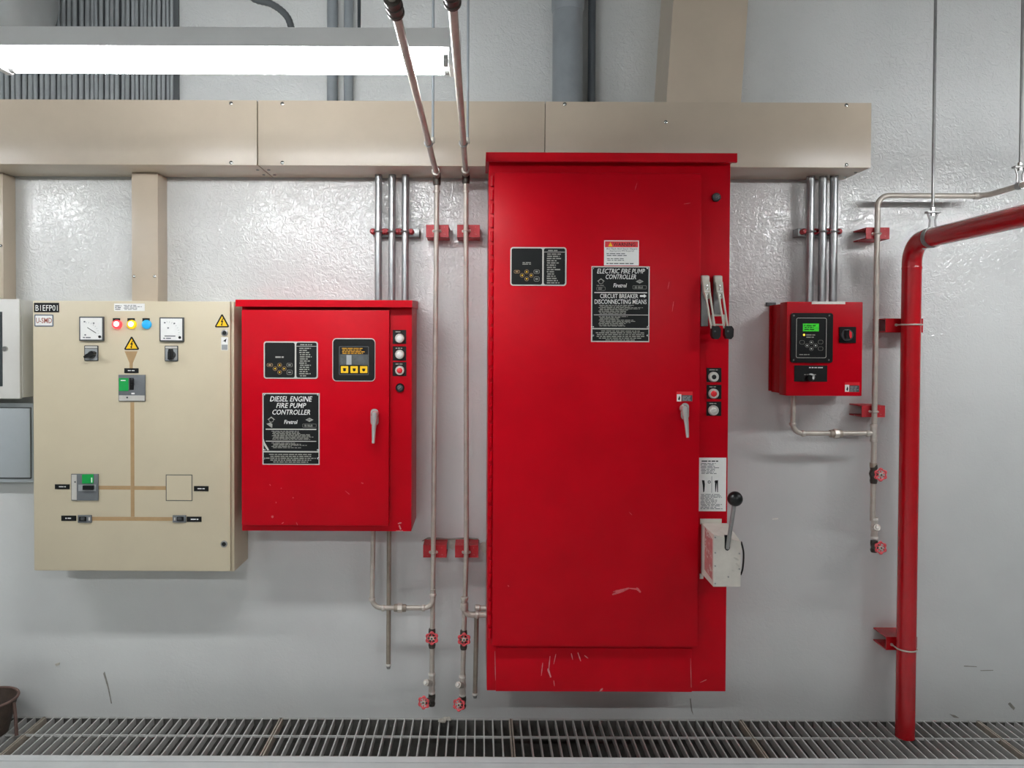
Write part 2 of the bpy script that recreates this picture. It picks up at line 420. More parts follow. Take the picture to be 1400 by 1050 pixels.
t = thing('round_duct', 'grey round ventilation duct end above the lamp at top left', 'duct', (dc.x, -.38, 2.96))
MB().tube([(XL, -.38, 2.96), (dc.x - .06, -.38, 2.96)], rr, 40).build('duct_shell', DUCTG, t)
MB()._lathe(Vector((dc.x - .06, -.38, 2.96)), Vector((1, 0, 0)), [(-.02, rr + .004), (.01, rr + .004), (.03, rr*.97), (.048, rr*.82), (.058, rr*.5), (.06, .001)], 40).build('end_cap', DUCTG, t)
def vpipe(name, m, px0, px1, py0, py1, d, label, cat, group=None, top=None, n=18):
    a = at(px0, py0, d); b = at(px1, py1, d); r = None
    return a, b
def riser(px, wpx, d, label, m, z0, z1, group=None, cat='conduit', name='wall_conduit'):
    c = at(px, 70, d); r = wpx/2 * mpp(d)
    o = MB().tube([(c.x, -d, z0), (c.x, -d, z1)], r, 18).build(name, m)
    tag(o, label, cat, group); return o
riser(454.5, 14.5, .03, 'wider grey conduit behind the lamp, rising from the trunking', GREYPIPE, TZ1 + .001, ZC - .01, 'grey conduits behind the lamp')
riser(476.5, 12.5, .03, 'narrower grey conduit behind the lamp, nearer its right end', GREYPIPE, TZ1 + .001, ZC - .01, 'grey conduits behind the lamp')
c = at(776, 70, .09); r = 20.5 * mpp(.09)
t = thing('drain_stack', 'thick blue-grey pipe rising behind the trunking above the tall red cabinet', 'pipe', (c.x, -.09, TZ1 + .001))
MB().tube([(c.x, -.09, TZ1 + .001), (c.x, -.09, at(776, 13, .09).z)], r, 28).build('pipe_barrel', GREYPIPE, t)
zz = at(776, 13, .09).z
MB().tube([(c.x, -.09, zz - .012), (c.x, -.09, zz), (c.x, -.09, ZC)], [r*1.02, r*1.08, r*1.08], 28).build('pipe_socket', GREYPIPE, t)
riser(809, 10.5, .035, 'slim dark pipe right beside the thick blue-grey pipe', GREYDK, TZ1 + .001, ZC - .01, cat='pipe', name='slim_pipe')
# tan riser leaning slightly
q = [at(911, 139.5, .235), at(1013, 139.5, .235)]
zt = ZC - .02; lean = (zt - TZ1) * .062
rb = MB().prism([(q[0].x, TZ1 + .0005), (q[1].x, TZ1 + .0005), (q[1].x + lean, zt), (q[0].x + lean, zt)], .0, .235)
tag(rb.build('trunking_riser', BEIGE, smooth=False), 'wide tan riser going up from the trunking above the tall red cabinet', 'trunking')

# ------------------------------------------------------------------ beige trunking
def screw(parent, px, py, d, rp=2.6):
    c = at(px, py, d); r = rp * mpp(d)
    MB().lathe((c.x, -d, c.z), (0, -1, 0), [(0, r), (.002, r), (.004, r*.5)], 10).build('screw', STEEL, parent)
secs = [(-420, 351.2, 'left length of beige trunking above the cream panel', [(316, 141.5), (316, 222.5)]),
        (352.8, 744.6, 'middle length of beige trunking crossed by two overhead pipes', [(386, 142), (386, 222.5)]),
        (745.6, 1191, 'right length of beige trunking behind the tall red cabinet top', [(772, 142.5), (910, 167), (1157, 144), (1157, 225.5)])]
for x0, x1, lab, scs in secs:
    X0 = at(x0, 183, .24).x; X1 = at(x1, 183, .24).x
    t = thing('cable_trunking', lab, 'trunking', (X0, 0, TZ0), 'beige trunking lengths')
    MB().box(X0, X1, -.012, -.236, TZ0 + .001, TZ1 - .001, .002).build('trunking_body', BEIGE, t)
    MB().box(X0, X1, -.2365, -.24, TZ0, TZ1, .001).build('cover', BEIGE, t)
    for s in scs: screw(t, *s, .24)
    for s in ((X0 + .02), (X1 - .02)):
        for dd in (.07, .16):
            MB().lathe((s, -dd, TZ0), (0, 0, -1), [(0, .007), (.003, .005)], 8).build('bottom_screw', STEELM, t)
def drop(px0, px1, d, z0, lab, scs):
    X0 = at(px0, 325, d).x; X1 = at(px1, 325, d).x
    t = thing('trunking_drop', lab, 'trunking', ((X0 + X1)/2, 0, z0), 'beige trunking drops')
    MB().box(X0, X1, -.001, -d + .003, z0, TZ0 - .001, .002).build('trunking_body', BEIGE, t)
    MB().box(X0 - .001, X1 + .001, -d + .0025, -d, z0, TZ0 - .001, .001).build('cover', BEIGE, t)
    for s in scs: screw(t, *s, d, 2)
PTOP = at(180, 411.5, .19).z
drop(180.5, 215.5, .1, PTOP + .001, 'beige trunking drop entering the top of the cream panel', [(183.5, 378), (211.5, 378)])
WTOP = at(10, 408.5, .1).z
drop(-34, 4, .09, WTOP + .001, 'beige trunking drop at the left edge above the white box', [(1.5, 336)])

# ------------------------------------------------------------------ boxes at the left edge
x0, x1, z0, z1 = rect(-130, 408.5, 27, 545, .1)
xw = at(45, 470, 0.03).x
t = thing('switch_box', 'white wall box with a dark window at the left edge', 'box', (x0, 0, z0))
MB().box(x0, x1 + .004, -.001, -.085, z0 + .004, z1 - .002, .003).build('box_body', BOXWHITE, t)
dr = MB().box(x0, x1, -.086, -.1, z0, z1, .003).build('door', BOXWHITE, t)
plate('window', GLASSDK, dr, (-110, 426, 3, 528), .1, .002)
disc('latch', STEEL, dr, 6, 477, 3.6, .1, .008)
x0, x1, z0, z1 = rect(-130, 551, 44, 660, .06)
t = thing('meter_box', 'shallow grey wall box below the white box at the left edge', 'box', (x0, 0, z0))
MB().box(x0, x1, -.001, -.05, z0, z1, .003).build('box_body', BOXGREY, t)
plate('door', BOXGREY, t, (-130, 558, 41, 653), .05, .01, bev=.002)
ringplate('door_gasket', CHAR, t, (-132, 556.6, 42.4, 654.4), .05, .004, .006, .002)

# ------------------------------------------------------------------ cream switchboard panel
t = thing('switchboard_panel', 'cream metal switchboard panel with meters and tan line diagram', 'panel', (at(180, 600, .19).x, 0, at(180, 782, .19).z))
x0, x1, z0, z1 = rect(47, 411.5, 320.5, 782, .186)
MB().box(x0, x1, -.001, -.186, z0, z1, .003).build('cabinet_body', PANELB, t)
dr = plate('door', PANELB, t, (45.5, 411.5, 315, 781.5), .188, .016, bev=.003)
DP = .204
def tagplate(parent, px, txt=None, seed=1):
    o = plate('name_tag', BLACKM, parent, px, DP, .002)
    x0, y0, x1, y1 = px
    fineprint(WHITE, o, (x0 + (x1-x0)*.25, y0 + 2, x1 - (x1-x0)*.2, y1 - 2), DP + .002, 1, 1.0, seed=seed)
    return o
o = plate('name_tag', BLACKM, t, (46.5, 414, 80.5, 427), DP, .002, label='black tag reading B1EFP01')
text('lettering', 'B1EFP01', (48.6, 417, 78.8, 425), DP + .002, WHITE, o)
o = plate('maker_label', SLATE, t, (47, 430, 72.8, 446.5), DP, .0015, rad=.004)
plate('label_face', WHITE, o, (48.4, 431.6, 71.4, 445), DP + .0015, .0006, rad=.002)
text('lettering', 'U-SMD', (49.2, 434.4, 71, 441.8), DP + .0022, INKRED, o, bold=.007)
o = plate('sticker', WHITE, t, (156, 415, 197.8, 425.2), DP, .001)
fineprint(MIDGREY, o, (169, 416.5, 196, 424), DP + .001, 4, .9, seed=4); fineprint(CHAR, o, (157, 417, 167, 424), DP + .001, 3, .9, seed=5)
def meter(px, kind):
    x0, y0, x1, y1 = px
    o = plate('meter', CHAR, t, px, DP, .012, bev=.002, label='square dial meter in a dark frame')
    plate('dial_face', WHITE, o, (x0 + 1.8, y0 + 1.8, x1 - 1.8, y1 - 1.8), DP + .012, .001)
    d2 = DP + .013
    if kind == 0:
        a = at(x0 + 11.6, y0 + 15, d2); b = at(x0 + 23.6, y0 + 22.6, d2)
        MB().tube([(a.x, -d2 - .001, a.z), (b.x, -d2 - .001, b.z)], .0012, 6).build('needle', BLACK, o)
    else:
        plate('scale_bar', CHAR, o, (x0 + 7, y1 - 8.2, x0 + 22, y1 - 7), d2, .0005)
    disc('zero_screw', BLACK, o, x1 - 5.2, y1 - 5.6, 1.9, d2, .002)
    b = MB(); cx, cy = (x0 + 10.5, y1 - 9) if kind == 0 else (x0 + 11, y1 - 11)
    for k in range(9):
        an = math.radians(-8 + 100*k/8); p1 = at(cx + 15*math.cos(an), cy - 15*math.sin(an), d2); p2 = at(cx + 17*math.cos(an), cy - 17*math.sin(an), d2)
        b.tube([(p1.x, -d2-.0003, p1.z), (p2.x, -d2-.0003, p2.z)], .0005, 4)
    b.build('scale_marks', MIDGREY, o, kind='stuff')
    fineprint(MIDGREY, o, (x0 + 5, y1 - 6, x0 + 20, y1 - 3), d2, 1, 1.0, seed=9)
    for (ax, ay) in (((7.5, 7), (20, 9), (8.5, 25)) if kind == 0 else ((7.4, 7.4), (20.5, 8.4), (12, 14.6))):
        plate('dial_digit', MIDGREY, o, (x0 + ax - 1.1, y0 + ay - .9, x0 + ax + 1.1, y0 + ay + .9), d2, .0004)
meter((108, 432.8, 141.2, 466), 0); meter((217.8, 433.8, 250.8, 467), 1)
for cx, m1, m2, lab in ((159, REDLAMP, WHITELAMP, 'glowing red pilot lamp'), (179, YELLAMP, WHITELAMP, 'glowing yellow pilot lamp'), (199.5, BLUEL, None, 'blue pilot lamp')):
    o = plate('pilot_lamp', BLACK, t, (cx - 4.8, 435, cx + 5, 441), DP, .0025, label=lab)
    disc('lens', m1, o, cx, 443.6, 6.2, DP + .001, .012, dome=.004)
    if m2: disc('bulb_glow', m2, o, cx - .4, 443, 3.6, DP + .015, .003, dome=.001)
def selector(px, ang, lab):
    x0, y0, x1, y1 = px
    o = plate('selector_switch', CHAR, t, px, DP, .004, rad=.003, label=lab)
    plate('legend_plate', GREYP, o, (x0 + 1, y0 + 4.6, x1 - 1.2, y1 - 1.2), DP + .004, .001)
    plate('legend_strip', SILVER, o, (x0 + 1, y0 + 1, x1 - 1.2, y0 + 3.8), DP + .004, .001)
    cx, cy = (x0 + x1)/2 - .3, (y0 + y1)/2 + 2
    disc('boss', CHAR, o, cx, cy, 5.2, DP + .005, .01)
    c = at(cx, cy, DP + .02); ca, sa = math.cos(ang), math.sin(ang); l, h = .0205, .0072
    pts = [(-l*1.15, -h*.55), (-l*.5, -h), (l*.8, -h), (l, 0), (l*.8, h), (-l*.5, h), (-l*1.15, h*.55)]
    MB().prism([(c.x + x*ca - z*sa, c.z + x*sa + z*ca) for x, z in pts], DP + .012, DP + .036).build('grip', BLACK, o)
selector((115.2, 472.3, 134, 493.3), math.radians(28), 'grey selector switch, knob turned left')
selector((225.2, 472.6, 243.2, 494), math.radians(-90), 'grey selector switch, knob upright')
def hazard(px, parent, d):
    x0, y0, x1, y1 = px; cx = (x0 + x1)/2
    def rt(s):
        r = 1.2*s; pts = []
        return [(cx - .9*s, y0), (cx + .9*s, y0), (x1, y1 - 1.6), (x1 - .9, y1), (x0 + .9, y1), (x0, y1 - 1.6)]
    o = tri('hazard_sign', BLACKM, parent, rt(1), d, .001, label='yellow triangle with a black lightning bolt')
    tri('yellow_field', YELLOW, o, [(cx, y0 + 2.6), (x1 - 2.3, y1 - 1.7), (x0 + 2.3, y1 - 1.7)], d + .001, .0005)
    h = y1 - y0; d3 = d + .0015
    tri('lightning_bolt', BLACKM, o, [(cx + .9, y0 + h*.30), (cx - 2.0, y0 + h*.60), (cx - .2, y0 + h*.58), (cx - 1.0, y0 + h*.76), (cx - 1.9, y0 + h*.72), (cx - .6, y0 + h*.90), (cx + 1.0, y0 + h*.78), (cx + .1, y0 + h*.78), (cx + 1.9, y0 + h*.48), (cx + .2, y0 + h*.50), (cx + 2.0, y0 + h*.33)], d3, .0004)
hazard((169.8, 460.4, 190, 478.4), t, DP); hazard((293.8, 429.8, 313.2, 447.6), t, DP)
tri('tan_tape', TAN, t, [(170.4, 480.3), (188, 480.3), (181.6, 496.5), (181.4, 503.4), (177.2, 503.4), (177, 496.5)], DP, .0006)
tagplate(t, (169.8, 503.4, 189.2, 510), seed=3)
for rc in ((178.5, 549.5, 183.6, 707), (134, 664.2, 178.4, 669.4), (183.7, 664.6, 227, 669.8), (124.8, 706.8, 236, 712)):
    plate('tan_tape', TAN, t, rc, DP, .0006)
o = plate('circuit_breaker', MIDGREY, t, (161.8, 512.4, 198.4, 548.6), DP, .006, bev=.001, label='grey breaker with green corner and black toggle')
plate('green_cover', GREENP, o, (162.6, 516.8, 175.4, 534.4), DP + .006, .002)
plate('toggle_slot', BLACK, o, (176.8, 516.6, 182.8, 533), DP + .006, .001); plate('toggle', BLACK, o, (177.8, 518, 181.8, 526), DP + .006, .012, bev=.002)
plate('white_strip', SILVER, o, (162.6, 540.6, 197.6, 547.8), DP + .006, .001); plate('test_button', CHAR, o, (172.6, 542.4, 175, 544.6), DP + .007, .001)
plate('white_mark', WHITE, o, (179.6, 537, 184, 539), DP + .006, .0006); plate('white_mark', WHITE, o, (165, 519.6, 171.6, 520.8), DP + .008, .0006)
o = plate('circuit_breaker', MIDGREY, t, (97.2, 648, 134.2, 684.6), DP, .006, bev=.001, label='grey breaker lying sideways with green top')
plate('white_strip', SILVER, o, (98, 648.8, 104.8, 683.6), DP + .006, .001); plate('test_button', CHAR, o, (101.6, 658, 103.4, 660), DP + .007, .001)
plate('green_cover', GREENP, o, (112, 648.6, 127.6, 661), DP + .006, .002); plate('white_mark', WHITE, o, (124.6, 653, 126, 659.6), DP + .008, .0006)
plate('toggle_slot', GREYP, o, (107, 662.6, 131, 671.4), DP + .006, .001); plate('toggle', BLACK, o, (112.6, 664, 127, 670), DP + .007, .012, bev=.002)
o = ringplate('blank_cutout', CHAR, t, (226.6, 648.8, 263, 685), DP, .0006, .0028, .001)
plate('blank_cover', PANELB, o, (227.7, 649.9, 261.9, 683.9), DP, .0012)
for i, rc in enumerate(((75, 662.2, 95, 668.8), (265, 664.6, 285, 671.6), (83.6, 705, 104, 712.2), (255.2, 706.4, 275.4, 713.6))): tagplate(t, rc, seed=20 + i)
for rc, fl in (((106, 704.4, 125, 714.8), 0), ((235.8, 704.6, 254.2, 714.6), 1)):
    x0, y0, x1, y1 = rc
    o = plate('small_switch', MIDGREY, t, rc, DP, .006, bev=.0015)
    plate('rocker_well', BLACK, o, (x0 + 2 + 4*fl, y0 + 2, x1 - 7 + 4*fl, y1 - 2.2), DP + .006, .001)
    plate('rocker', CHAR, o, (x0 + 4 + 3*fl, y0 + 3.4, x0 + 9 + 3*fl, y1 - 3.4), DP + .007, .006, bev=.001)
    plate('white_mark', SILVER, o, (x0 + 15 - 13*fl, y0 + 3, x0 + 17 - 13*fl, y1 - 3), DP + .006, .0006)
for cx, cy in ((306.8, 455), (306, 744)):
    o = disc('door_lock', STEELM, t, cx, cy, 4.6, DP, .004)
    disc('key_slot', BLACK, o, cx, cy, 2.9, DP + .004, .001)
o = plate('sticker', WHITE, t, (302.4, 461, 311.6, 479), DP, .001)
tri('arrow_print', BLACKM, o, [(304.6, 466.5), (309.8, 462.6), (308.2, 468.4), (306.8, 466.6)], DP + .001, .0004)
plate('grey_field', GREYP, o, (303, 471.2, 311, 478.4), DP + .001, .0004)

# ------------------------------------------------------------------ shared controller pieces
def door_handle(parent, cx, cy, ln, d, tilt=0.0):
    """chrome lever hanging down from a round boss; lengths in pixels"""
    o = plate('door_handle', CHROME, parent, (cx - 5.4, cy - 10, cx + 5.4, cy + 13), d, .006, rad=.014, label='chrome lever handle')
    c = at(cx, cy - 2, d + .03); s = mpp(d)
    MB().lathe((c.x, -d - .005, c.z), (0, -1, 0), [(0, 5.2*s), (.018, 5*s), (.026, 3.6*s)], 20).build('boss', CHROME, o)
    e = at(cx + tilt, cy + ln, d + .03)
    MB().tube([(c.x, -d - .026, c.z + 3*s), (c.x, -d - .028, c.z - 4*s), ((c.x + e.x)/2, -d - .033, (c.z + e.z)/2), (e.x, -d - .03, e.z)], [4.2*s, 4*s, 3*s, 2.0*s], 12).build('lever', CHROME, o)
def push_button(parent, px, cy, m, d, lab, rp=6.6, dark=False):
    x0, y0, x1, y1 = px; cx = (x0 + x1)/2
    o = plate('push_button', BLACKM, parent, px, d, .0015, label=lab)
    fineprint(DULLTXT, o, (x0 + 3.5, y0 + 1.4, x1 - 3.5, y0 + 4), d + .0015, 1, 1.0, seed=int(cy))
    ringc = at(cx, cy, d + .012); r = rp * mpp(d)
    MB().lathe((ringc.x, -d - .0015, ringc.z), (0, -1, 0), [(0, r), (.008, r), (.013, r*.86)], 24).build('bezel', SILVER, o)
    disc('cap', m, o, cx, cy, rp*.6, d + .012, .006 if not dark else .002, dome=.002)
def keypad(parent, px, split, d, lab, seed, letters=False):
    """two black membrane fields in a pale border, arrow keys in a cross"""
    x0, y0, x1, y1 = px
    o = plate('membrane_panel', SILVER, parent, px, d, .003, rad=.010, label=lab)
    plate('key_field', BLACKM, o, (x0 + 1.6, y0 + 1.6, split - 1.1, y1 - 1.6), d + .003, .0008, rad=.007)
    plate('text_field', BLACKM, o, (split + 1.1, y0 + 1.6, x1 - 1.8, y1 - 1.6), d + .003, .0008, rad=.007)
    w_, h_ = split - x0, y1 - y0; d2 = d + .0038
    ccx, ccy = x0 + w_*.50, y0 + h_*.73
    for dx, dy in ((0, -4.9), (0, 4.9), (-6.2, 0), (6.2, 0)):
        k = ringplate('arrow_key', TAN, o, (ccx + dx - 2.9, ccy + dy - 2.9, ccx + dx + 2.9, ccy + dy + 2.9), d2, .0008, .0011, .008)
        ux, uy = (dx > 0) - (dx < 0), (dy > 0) - (dy < 0)
        cx, cy = ccx + dx, ccy + dy
        tri('arrow', YELLOW, o, [(cx + ux*1.5, cy + uy*1.5), (cx - ux*.9 - uy*1.4, cy - uy*.9 - ux*1.4), (cx - ux*.9 + uy*1.4, cy - uy*.9 + ux*1.4)], d2, .0005)
    for (kx, ky, wx, wy, m) in ((-13.4, -5, 4, 2.2, TAN), (13.6, -5, 4, 2.6, DULLTXT), (13.6, 5, 3.8, 3.2, DULLTXT)):
        ringplate('soft_key', m, o, (ccx + kx - wx, ccy + ky - wy, ccx + kx + wx, ccy + ky + wy), d2, .0008, .0011, .005)
        plate('key_mark', m, o, (ccx + kx - 1.8, ccy + ky - .8, ccx + kx + 1.8, ccy + ky + .8), d2, .0004)
    fineprint(DULLTXT, o, (x0 + w_*.35, y0 + h_*.38, x0 + w_*.65, y0 + h_*.46), d2, 2 if letters else 1, 1.0, left=False, seed=seed)
    fineprint(DULLTXT, o, (split + 6, y0 + 3, x1 - 6, y0 + 6), d2, 1, 1.0, seed=seed + 1)
    plate('rule_line', SILVER, o, (split + 1.4, y0 + 6.3, x1 - 2, y0 + 6.9), d2, .0004)
    fineprint(DULLTXT, o, (split + 5, y0 + 8, x1 - 3, y1 - 2.5), d2, 14, .7, seed=seed + 2)
    return o
def nameplate(parent, px, split_y, d, lab):
    o = plate('name_plate', SILVER, parent, px, d, .0012, label=lab)
    x0, y0, x1, y1 = px
    plate('black_field', BLACKM, o, (x0 + 1.5, y0 + 1.5, x1 - 1.5, split_y - .8), d + .0012, .0005)
    plate('black_field', BLACKM, o, (x0 + 1.5, split_y + .9, x1 - 1.5, y1 - 1.5), d + .0012, .0005)
    for cx, cy in ((x0 + 2.4, y0 + 2.4), (x1 - 2.4, y0 + 2.4), (x0 + 2.4, split_y - 2.2), (x1 - 2.4, split_y - 2.2), (x0 + 2.4, (split_y + y1)/2), (x1 - 2.4, (split_y + y1)/2)):
        disc('rivet', STEEL, o, cx, cy, 1.5, d + .0016, .0015, n=12)
    return o
def key_lock(parent, cx, cy, d, rp=6):
    o = disc('key_lock', BLACK, parent, cx, cy, rp, d, .01)
    disc('lock_core', CHAR, o, cx, cy, rp*.62, d + .01, .003)
    a = at(cx - 2, cy + 1.6, d); b = at(cx + 2, cy - 1.6, d)
    MB().tube([(a.x, -d - .0135, a.z), (b.x, -d - .0135, b.z)], .0014, 6).build('key_slot', STEELM, o)
def strokes(m, parent, segs, d, name='scuff', seed=3):
    rn = random.Random(seed); b = MB()
    for si, (x0, y0, x1, y1, wd) in enumerate(segs):
        a = at(x0, y0, d + .0003); c = at(x1, y1, d + .0003); u = Vector((c.x - a.x, 0, c.z - a.z)); n = Vector((-u.z, 0, u.x)).normalized() * wd * mpp(d) / 2
        k = 5; up = []; lo = []
        for i in range(k + 1):
            p_ = a + u * (i / k); f = (.35 + .65 * math.sin(PI * (i + .5) / (k + 1))) * rn.uniform(.6, 1.2)
            up.append(p_ + n * f); lo.append(p_ - n * f)
        pts = up + lo[::-1]
        b.add([(q.x, -d - .0003 - .0001*si, q.z) for q in pts], [tuple(range(len(pts)))])
    return b.build(name, m, parent, smooth=False, kind='stuff')

# ------------------------------------------------------------------ diesel engine controller (medium red cabinet)
DB, DD, DH = .235, .262, .28
t = thing('pump_controller', 'medium red cabinet with DIESEL ENGINE FIRE PUMP CONTROLLER plate', 'cabinet', (at(445, 727, DB).x, 0, at(445, 727, DB).z), 'red fire pump controllers')
x0, x1, z0, z1 = rect(330.5, 418, 563, 727, DB)
MB().box(x0, x1, -.001, -DB, z0, z1, .003).build('cabinet_body', RED, t)
hx0, hx1, hz0, hz1 = rect(322, 410, 562, 419.5, DH)
MB().prism_x([(-.001, hz0 + .004), (-DH + .012, hz0 + .004), (-DH + .012, hz0), (-DH, hz0), (-DH, hz1 - .002), (-DH + .002, hz1), (-.001, hz1 + .012)], hx0, hx1 + .004).build('rain_hood', RED, t, smooth=False)
dr = plate('door', RED, t, (330, 423.5, 532, 719.5), DB, DD - DB, bev=.004)
keypad(t, (360.5, 466.8, 434.6, 517.8), 404, DD, 'black membrane keypad beside a column of status text', 11)
o = plate('battery_charger_panel', SILVER, t, (454.4, 462.4, 513, 521.4), DD, .003, rad=.016, label='black panel with a small screen and three yellow keys')
plate('black_field', BLACK, o, (455.4, 463.6, 512.2, 520.4), DD + .003, .0012, rad=.014)
ringplate('screen_frame', MIDGREY, o, (463.6, 473.6, 504, 512.4), DD + .0042, .0006, .0016, .003)
plate('screen', SCREENGR, o, (465, 484.6, 503, 499), DD + .0042, .0008)
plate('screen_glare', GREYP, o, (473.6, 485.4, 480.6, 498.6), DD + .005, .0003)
fineprint(AMBER, o, (466.6, 475.2, 502, 484.4), DD + .0042, 4, .9, name='amber_print', seed=34)
for i, kx in enumerate((466, 479.2, 492.2)):
    k = plate('yellow_key', YELLOW, o, (kx, 500.6, kx + 10, 510), DD + .0042, .0012, rad=.002)
    disc('key_symbol', BLACKM, o, kx + 5, 505.8, 2.0, DD + .0054, .0004)
    plate('key_symbol_bar', BLACKM, o, (kx + 2.6, 503.2 + i*.4, kx + 7.4, 504.2 + i*.4), DD + .0054, .0004)
N = nameplate(t, (358.8, 537.3, 437, 635.6), 617.6, DD, 'black plate reading DIESEL ENGINE FIRE PUMP CONTROLLER')
dd = DD + .0018
text('lettering', 'DIESEL ENGINE', (369, 541.8, 427, 549), dd, WHITE, N, shear=.25, bold=.007)
text('lettering', 'FIRE PUMP', (377.6, 551, 418.6, 557.8), dd, WHITE, N, shear=.25, bold=.007)
text('lettering', 'CONTROLLER', (372.4, 560, 424, 567), dd, WHITE, N, shear=.25, bold=.007)
text('brand_lettering', 'Firetrol', (388.4, 574.2, 406.8, 579.6), dd, WHITE, N, shear=.2, bold=.012)
def cert(N, cx, cy, cx2, d2, flag=True):
    ringplate('certification_mark', DULLTXT, N, (cx - 3.4, cy - 3, cx + 3.4, cy + 3.4), d2, .0005, .0016, .009)
    tri('certification_roof', DULLTXT, N, [(cx - 5.4, cy - .2), (cx, cy - 4.4), (cx + 5.4, cy - .2), (cx + 3.6, cy - .2), (cx, cy - 2.8), (cx - 3.6, cy - .2)], d2 + .0001, .0005)
    if flag: tri('certification_flag', DULLTXT, N, [(cx - 6.6, cy + 5.4), (cx - 1, cy + 3.6), (cx + 1.6, cy + 6), (cx + 1.2, cy + 11), (cx - 2, cy + 9)], d2, .0005)
    else:
        fineprint(DULLTXT, N, (cx - 6.5, cy + 4.6, cx + 6.5, cy + 6.2), d2, 1, 1.0, seed=77)
        ringplate('certification_box', DULLTXT, N, (cx - 6, cy + 7.2, cx + 6, cy + 12.4), d2, .0005, .0008, .004); fineprint(DULLTXT, N, (cx - 4, cy + 8.2, cx + 4, cy + 11.4), d2, 2, 1.0, seed=78)
    tri('approval_diamond', DULLTXT, N, [(cx2 - 5.4, cy), (cx2, cy - 2.8), (cx2 + 5.4, cy), (cx2, cy + 2.8)], d2, .0005)
    text('approval_lettering', 'FM', (cx2 - 2, cy - 1.2, cx2 + 2, cy + 1.2), d2 + .0005, BLACKM, N)
    ringplate('approval_box', DULLTXT, N, (cx2 - 9.4, cy + 5.6, cx2 + 9.4, cy + 10.4), d2, .0005, .0008, .003); fineprint(DULLTXT, N, (cx2 - 7, cy + 6.4, cx2 + 7, cy + 9.8), d2, 2, 1.0, seed=79)
cert(N, 370.8, 574, 423, dd)
bars(SILVER, N, ((363.2, 586.2, 432.4, 587.7), (363.2, 602.8, 432.4, 603.8)), dd)
fineprint(DULLTXT, N, (371, 588.8, 429, 601.4), dd, 8, .9, seed=31); fineprint(DULLTXT, N, (371, 604.8, 430, 613), dd, 5, .75, seed=32)
fineprint(DULLTXT, N, (362, 620, 433, 633), dd, 5, .85, seed=33, left=False)
tri('lifted_corner', SILVER, N, [(360.4, 600), (362, 605), (368, 615.4), (365.4, 615.6), (360.8, 608.6)], dd, .0004)
door_handle(t, 512, 569, 37, DD, -1.6)
push_button(t, (537, 451, 555.4, 470), 462.6, WHITE, DB, 'white push button, uppermost', 6.4)
push_button(t, (537, 473.4, 555.4, 493), 484.6, WHITE, DB, 'white push button, middle', 6.4)
push_button(t, (537, 495, 555.6, 514.2), 506.6, REDSW, DB, 'red push button, lowest', 6.4)
key_lock(t, 546.6, 530.2, DB)
strokes(CHIP, t, [(544, 716, 549, 714.6, 2), (545.6, 718, 548, 724, 2.4), (541, 726, 551, 725.6, 1.2), (546, 714.6, 548.4, 715, 1.6)], DB, 'paint_chip')
strokes(SCUFF, t, [(371, 706, 374, 707, 4), (368.6, 662, 370, 664, 1.4), (384, 667, 385, 668, 1.6), (400, 680, 401.6, 681, 1.6), (377, 686, 378, 688, 1.2), (494, 660, 497, 661, 1.4), (472, 671, 478, 676, 1), (405, 714, 407, 718, 1.2), (385, 716, 388, 714, 1.2)], DD)

# ------------------------------------------------------------------ electric pump controller (tall red cabinet)
EB, ED, EH = .43, .456, .478
t = thing('pump_controller', 'tall red cabinet with ELECTRIC FIRE PUMP CONTROLLER plate', 'cabinet', (at(830, 948, EB).x, 0, at(830, 948, EB).z), 'red fire pump controllers')
x0, x1, z0, z1 = rect(666.6, 216, 995, 948, EB)
def ebx(px): return at(px, 580, EB).x
MB().box(ebx(667), ebx(995.6), -.001, -EB, z0, z1, .003).build('cabinet_body', RED, t)
hx0, hx1, hz0, hz1 = rect(665, 208.6, 1007.4, 221, EH)
MB().prism_x([(-.22, hz0 + .012), (-EH + .016, hz0 + .01), (-EH + .016, hz0), (-EH, hz0), (-EH, hz1 - .002), (-EH + .002, hz1), (-.22, hz1)], hx0, hx1).build('rain_hood', RED, t, smooth=False)
dx0, dx1 = at(674, 560, ED).x, at(956.6, 560, ED).x
dz1, dz0 = at(815, 236.3, ED).z, at(815, 884, ED).z
MB().box(dx0, dx1, -EB, -ED, dz0, dz1, .004).build('door', RED, t)
plate('base_fold', RED, t, (677, 886, 947, 946), EB, .003, bev=.001)
# piano hinge
n_k = 34
for i in range(n_k):
    za = dz1 - .01 - (dz1 - dz0 - .02) * i / n_k; zb = za - (dz1 - dz0 - .02) / n_k * .72
    MB().tube([(dx0 - .006, -EB - .009, za), (dx0 - .006, -EB - .009, zb)], .0065, 8).build('hinge_knuckle', RED, t)
keypad(t, (697.8, 338, 774.4, 390.6), 742.4, ED, 'black membrane keypad beside a column of status text', 51, letters=True)
o = plate('warning_sticker', WHITE, t, (826, 328.8, 873.4, 363), ED, .0008, label='white sticker headed WARNING on red')
plate('red_heading', REDSW, o, (827.2, 330, 872.2, 338), ED + .0008, .0004)
text('lettering', 'WARNING', (838.6, 331.6, 868.6, 336.6), ED + .0012, BLACKM, o, bold=.01)
tri('warning_triangle', YELLOW, o, [(834.6, 331), (837.6, 336.8), (831.6, 336.8)], ED + .0012, .0003)
text('lettering', 'Arc Flash And Shock Hazard', (829, 338.8, 871, 341.4), ED + .0008, CHAR, o); text('lettering', 'Appropriate PPE Required', (833.4, 342, 866.6, 344.6), ED + .0008, CHAR, o)
fineprint(MIDGREY, o, (828.6, 345.6, 866, 350.6), ED + .0008, 2, .9, seed=41); fineprint(MIDGREY, o, (828.6, 352.6, 868, 357), ED + .0008, 2, .9, seed=42); fineprint(CHAR, o, (829, 359, 871, 361.6), ED + .0008, 1, .95, seed=43)
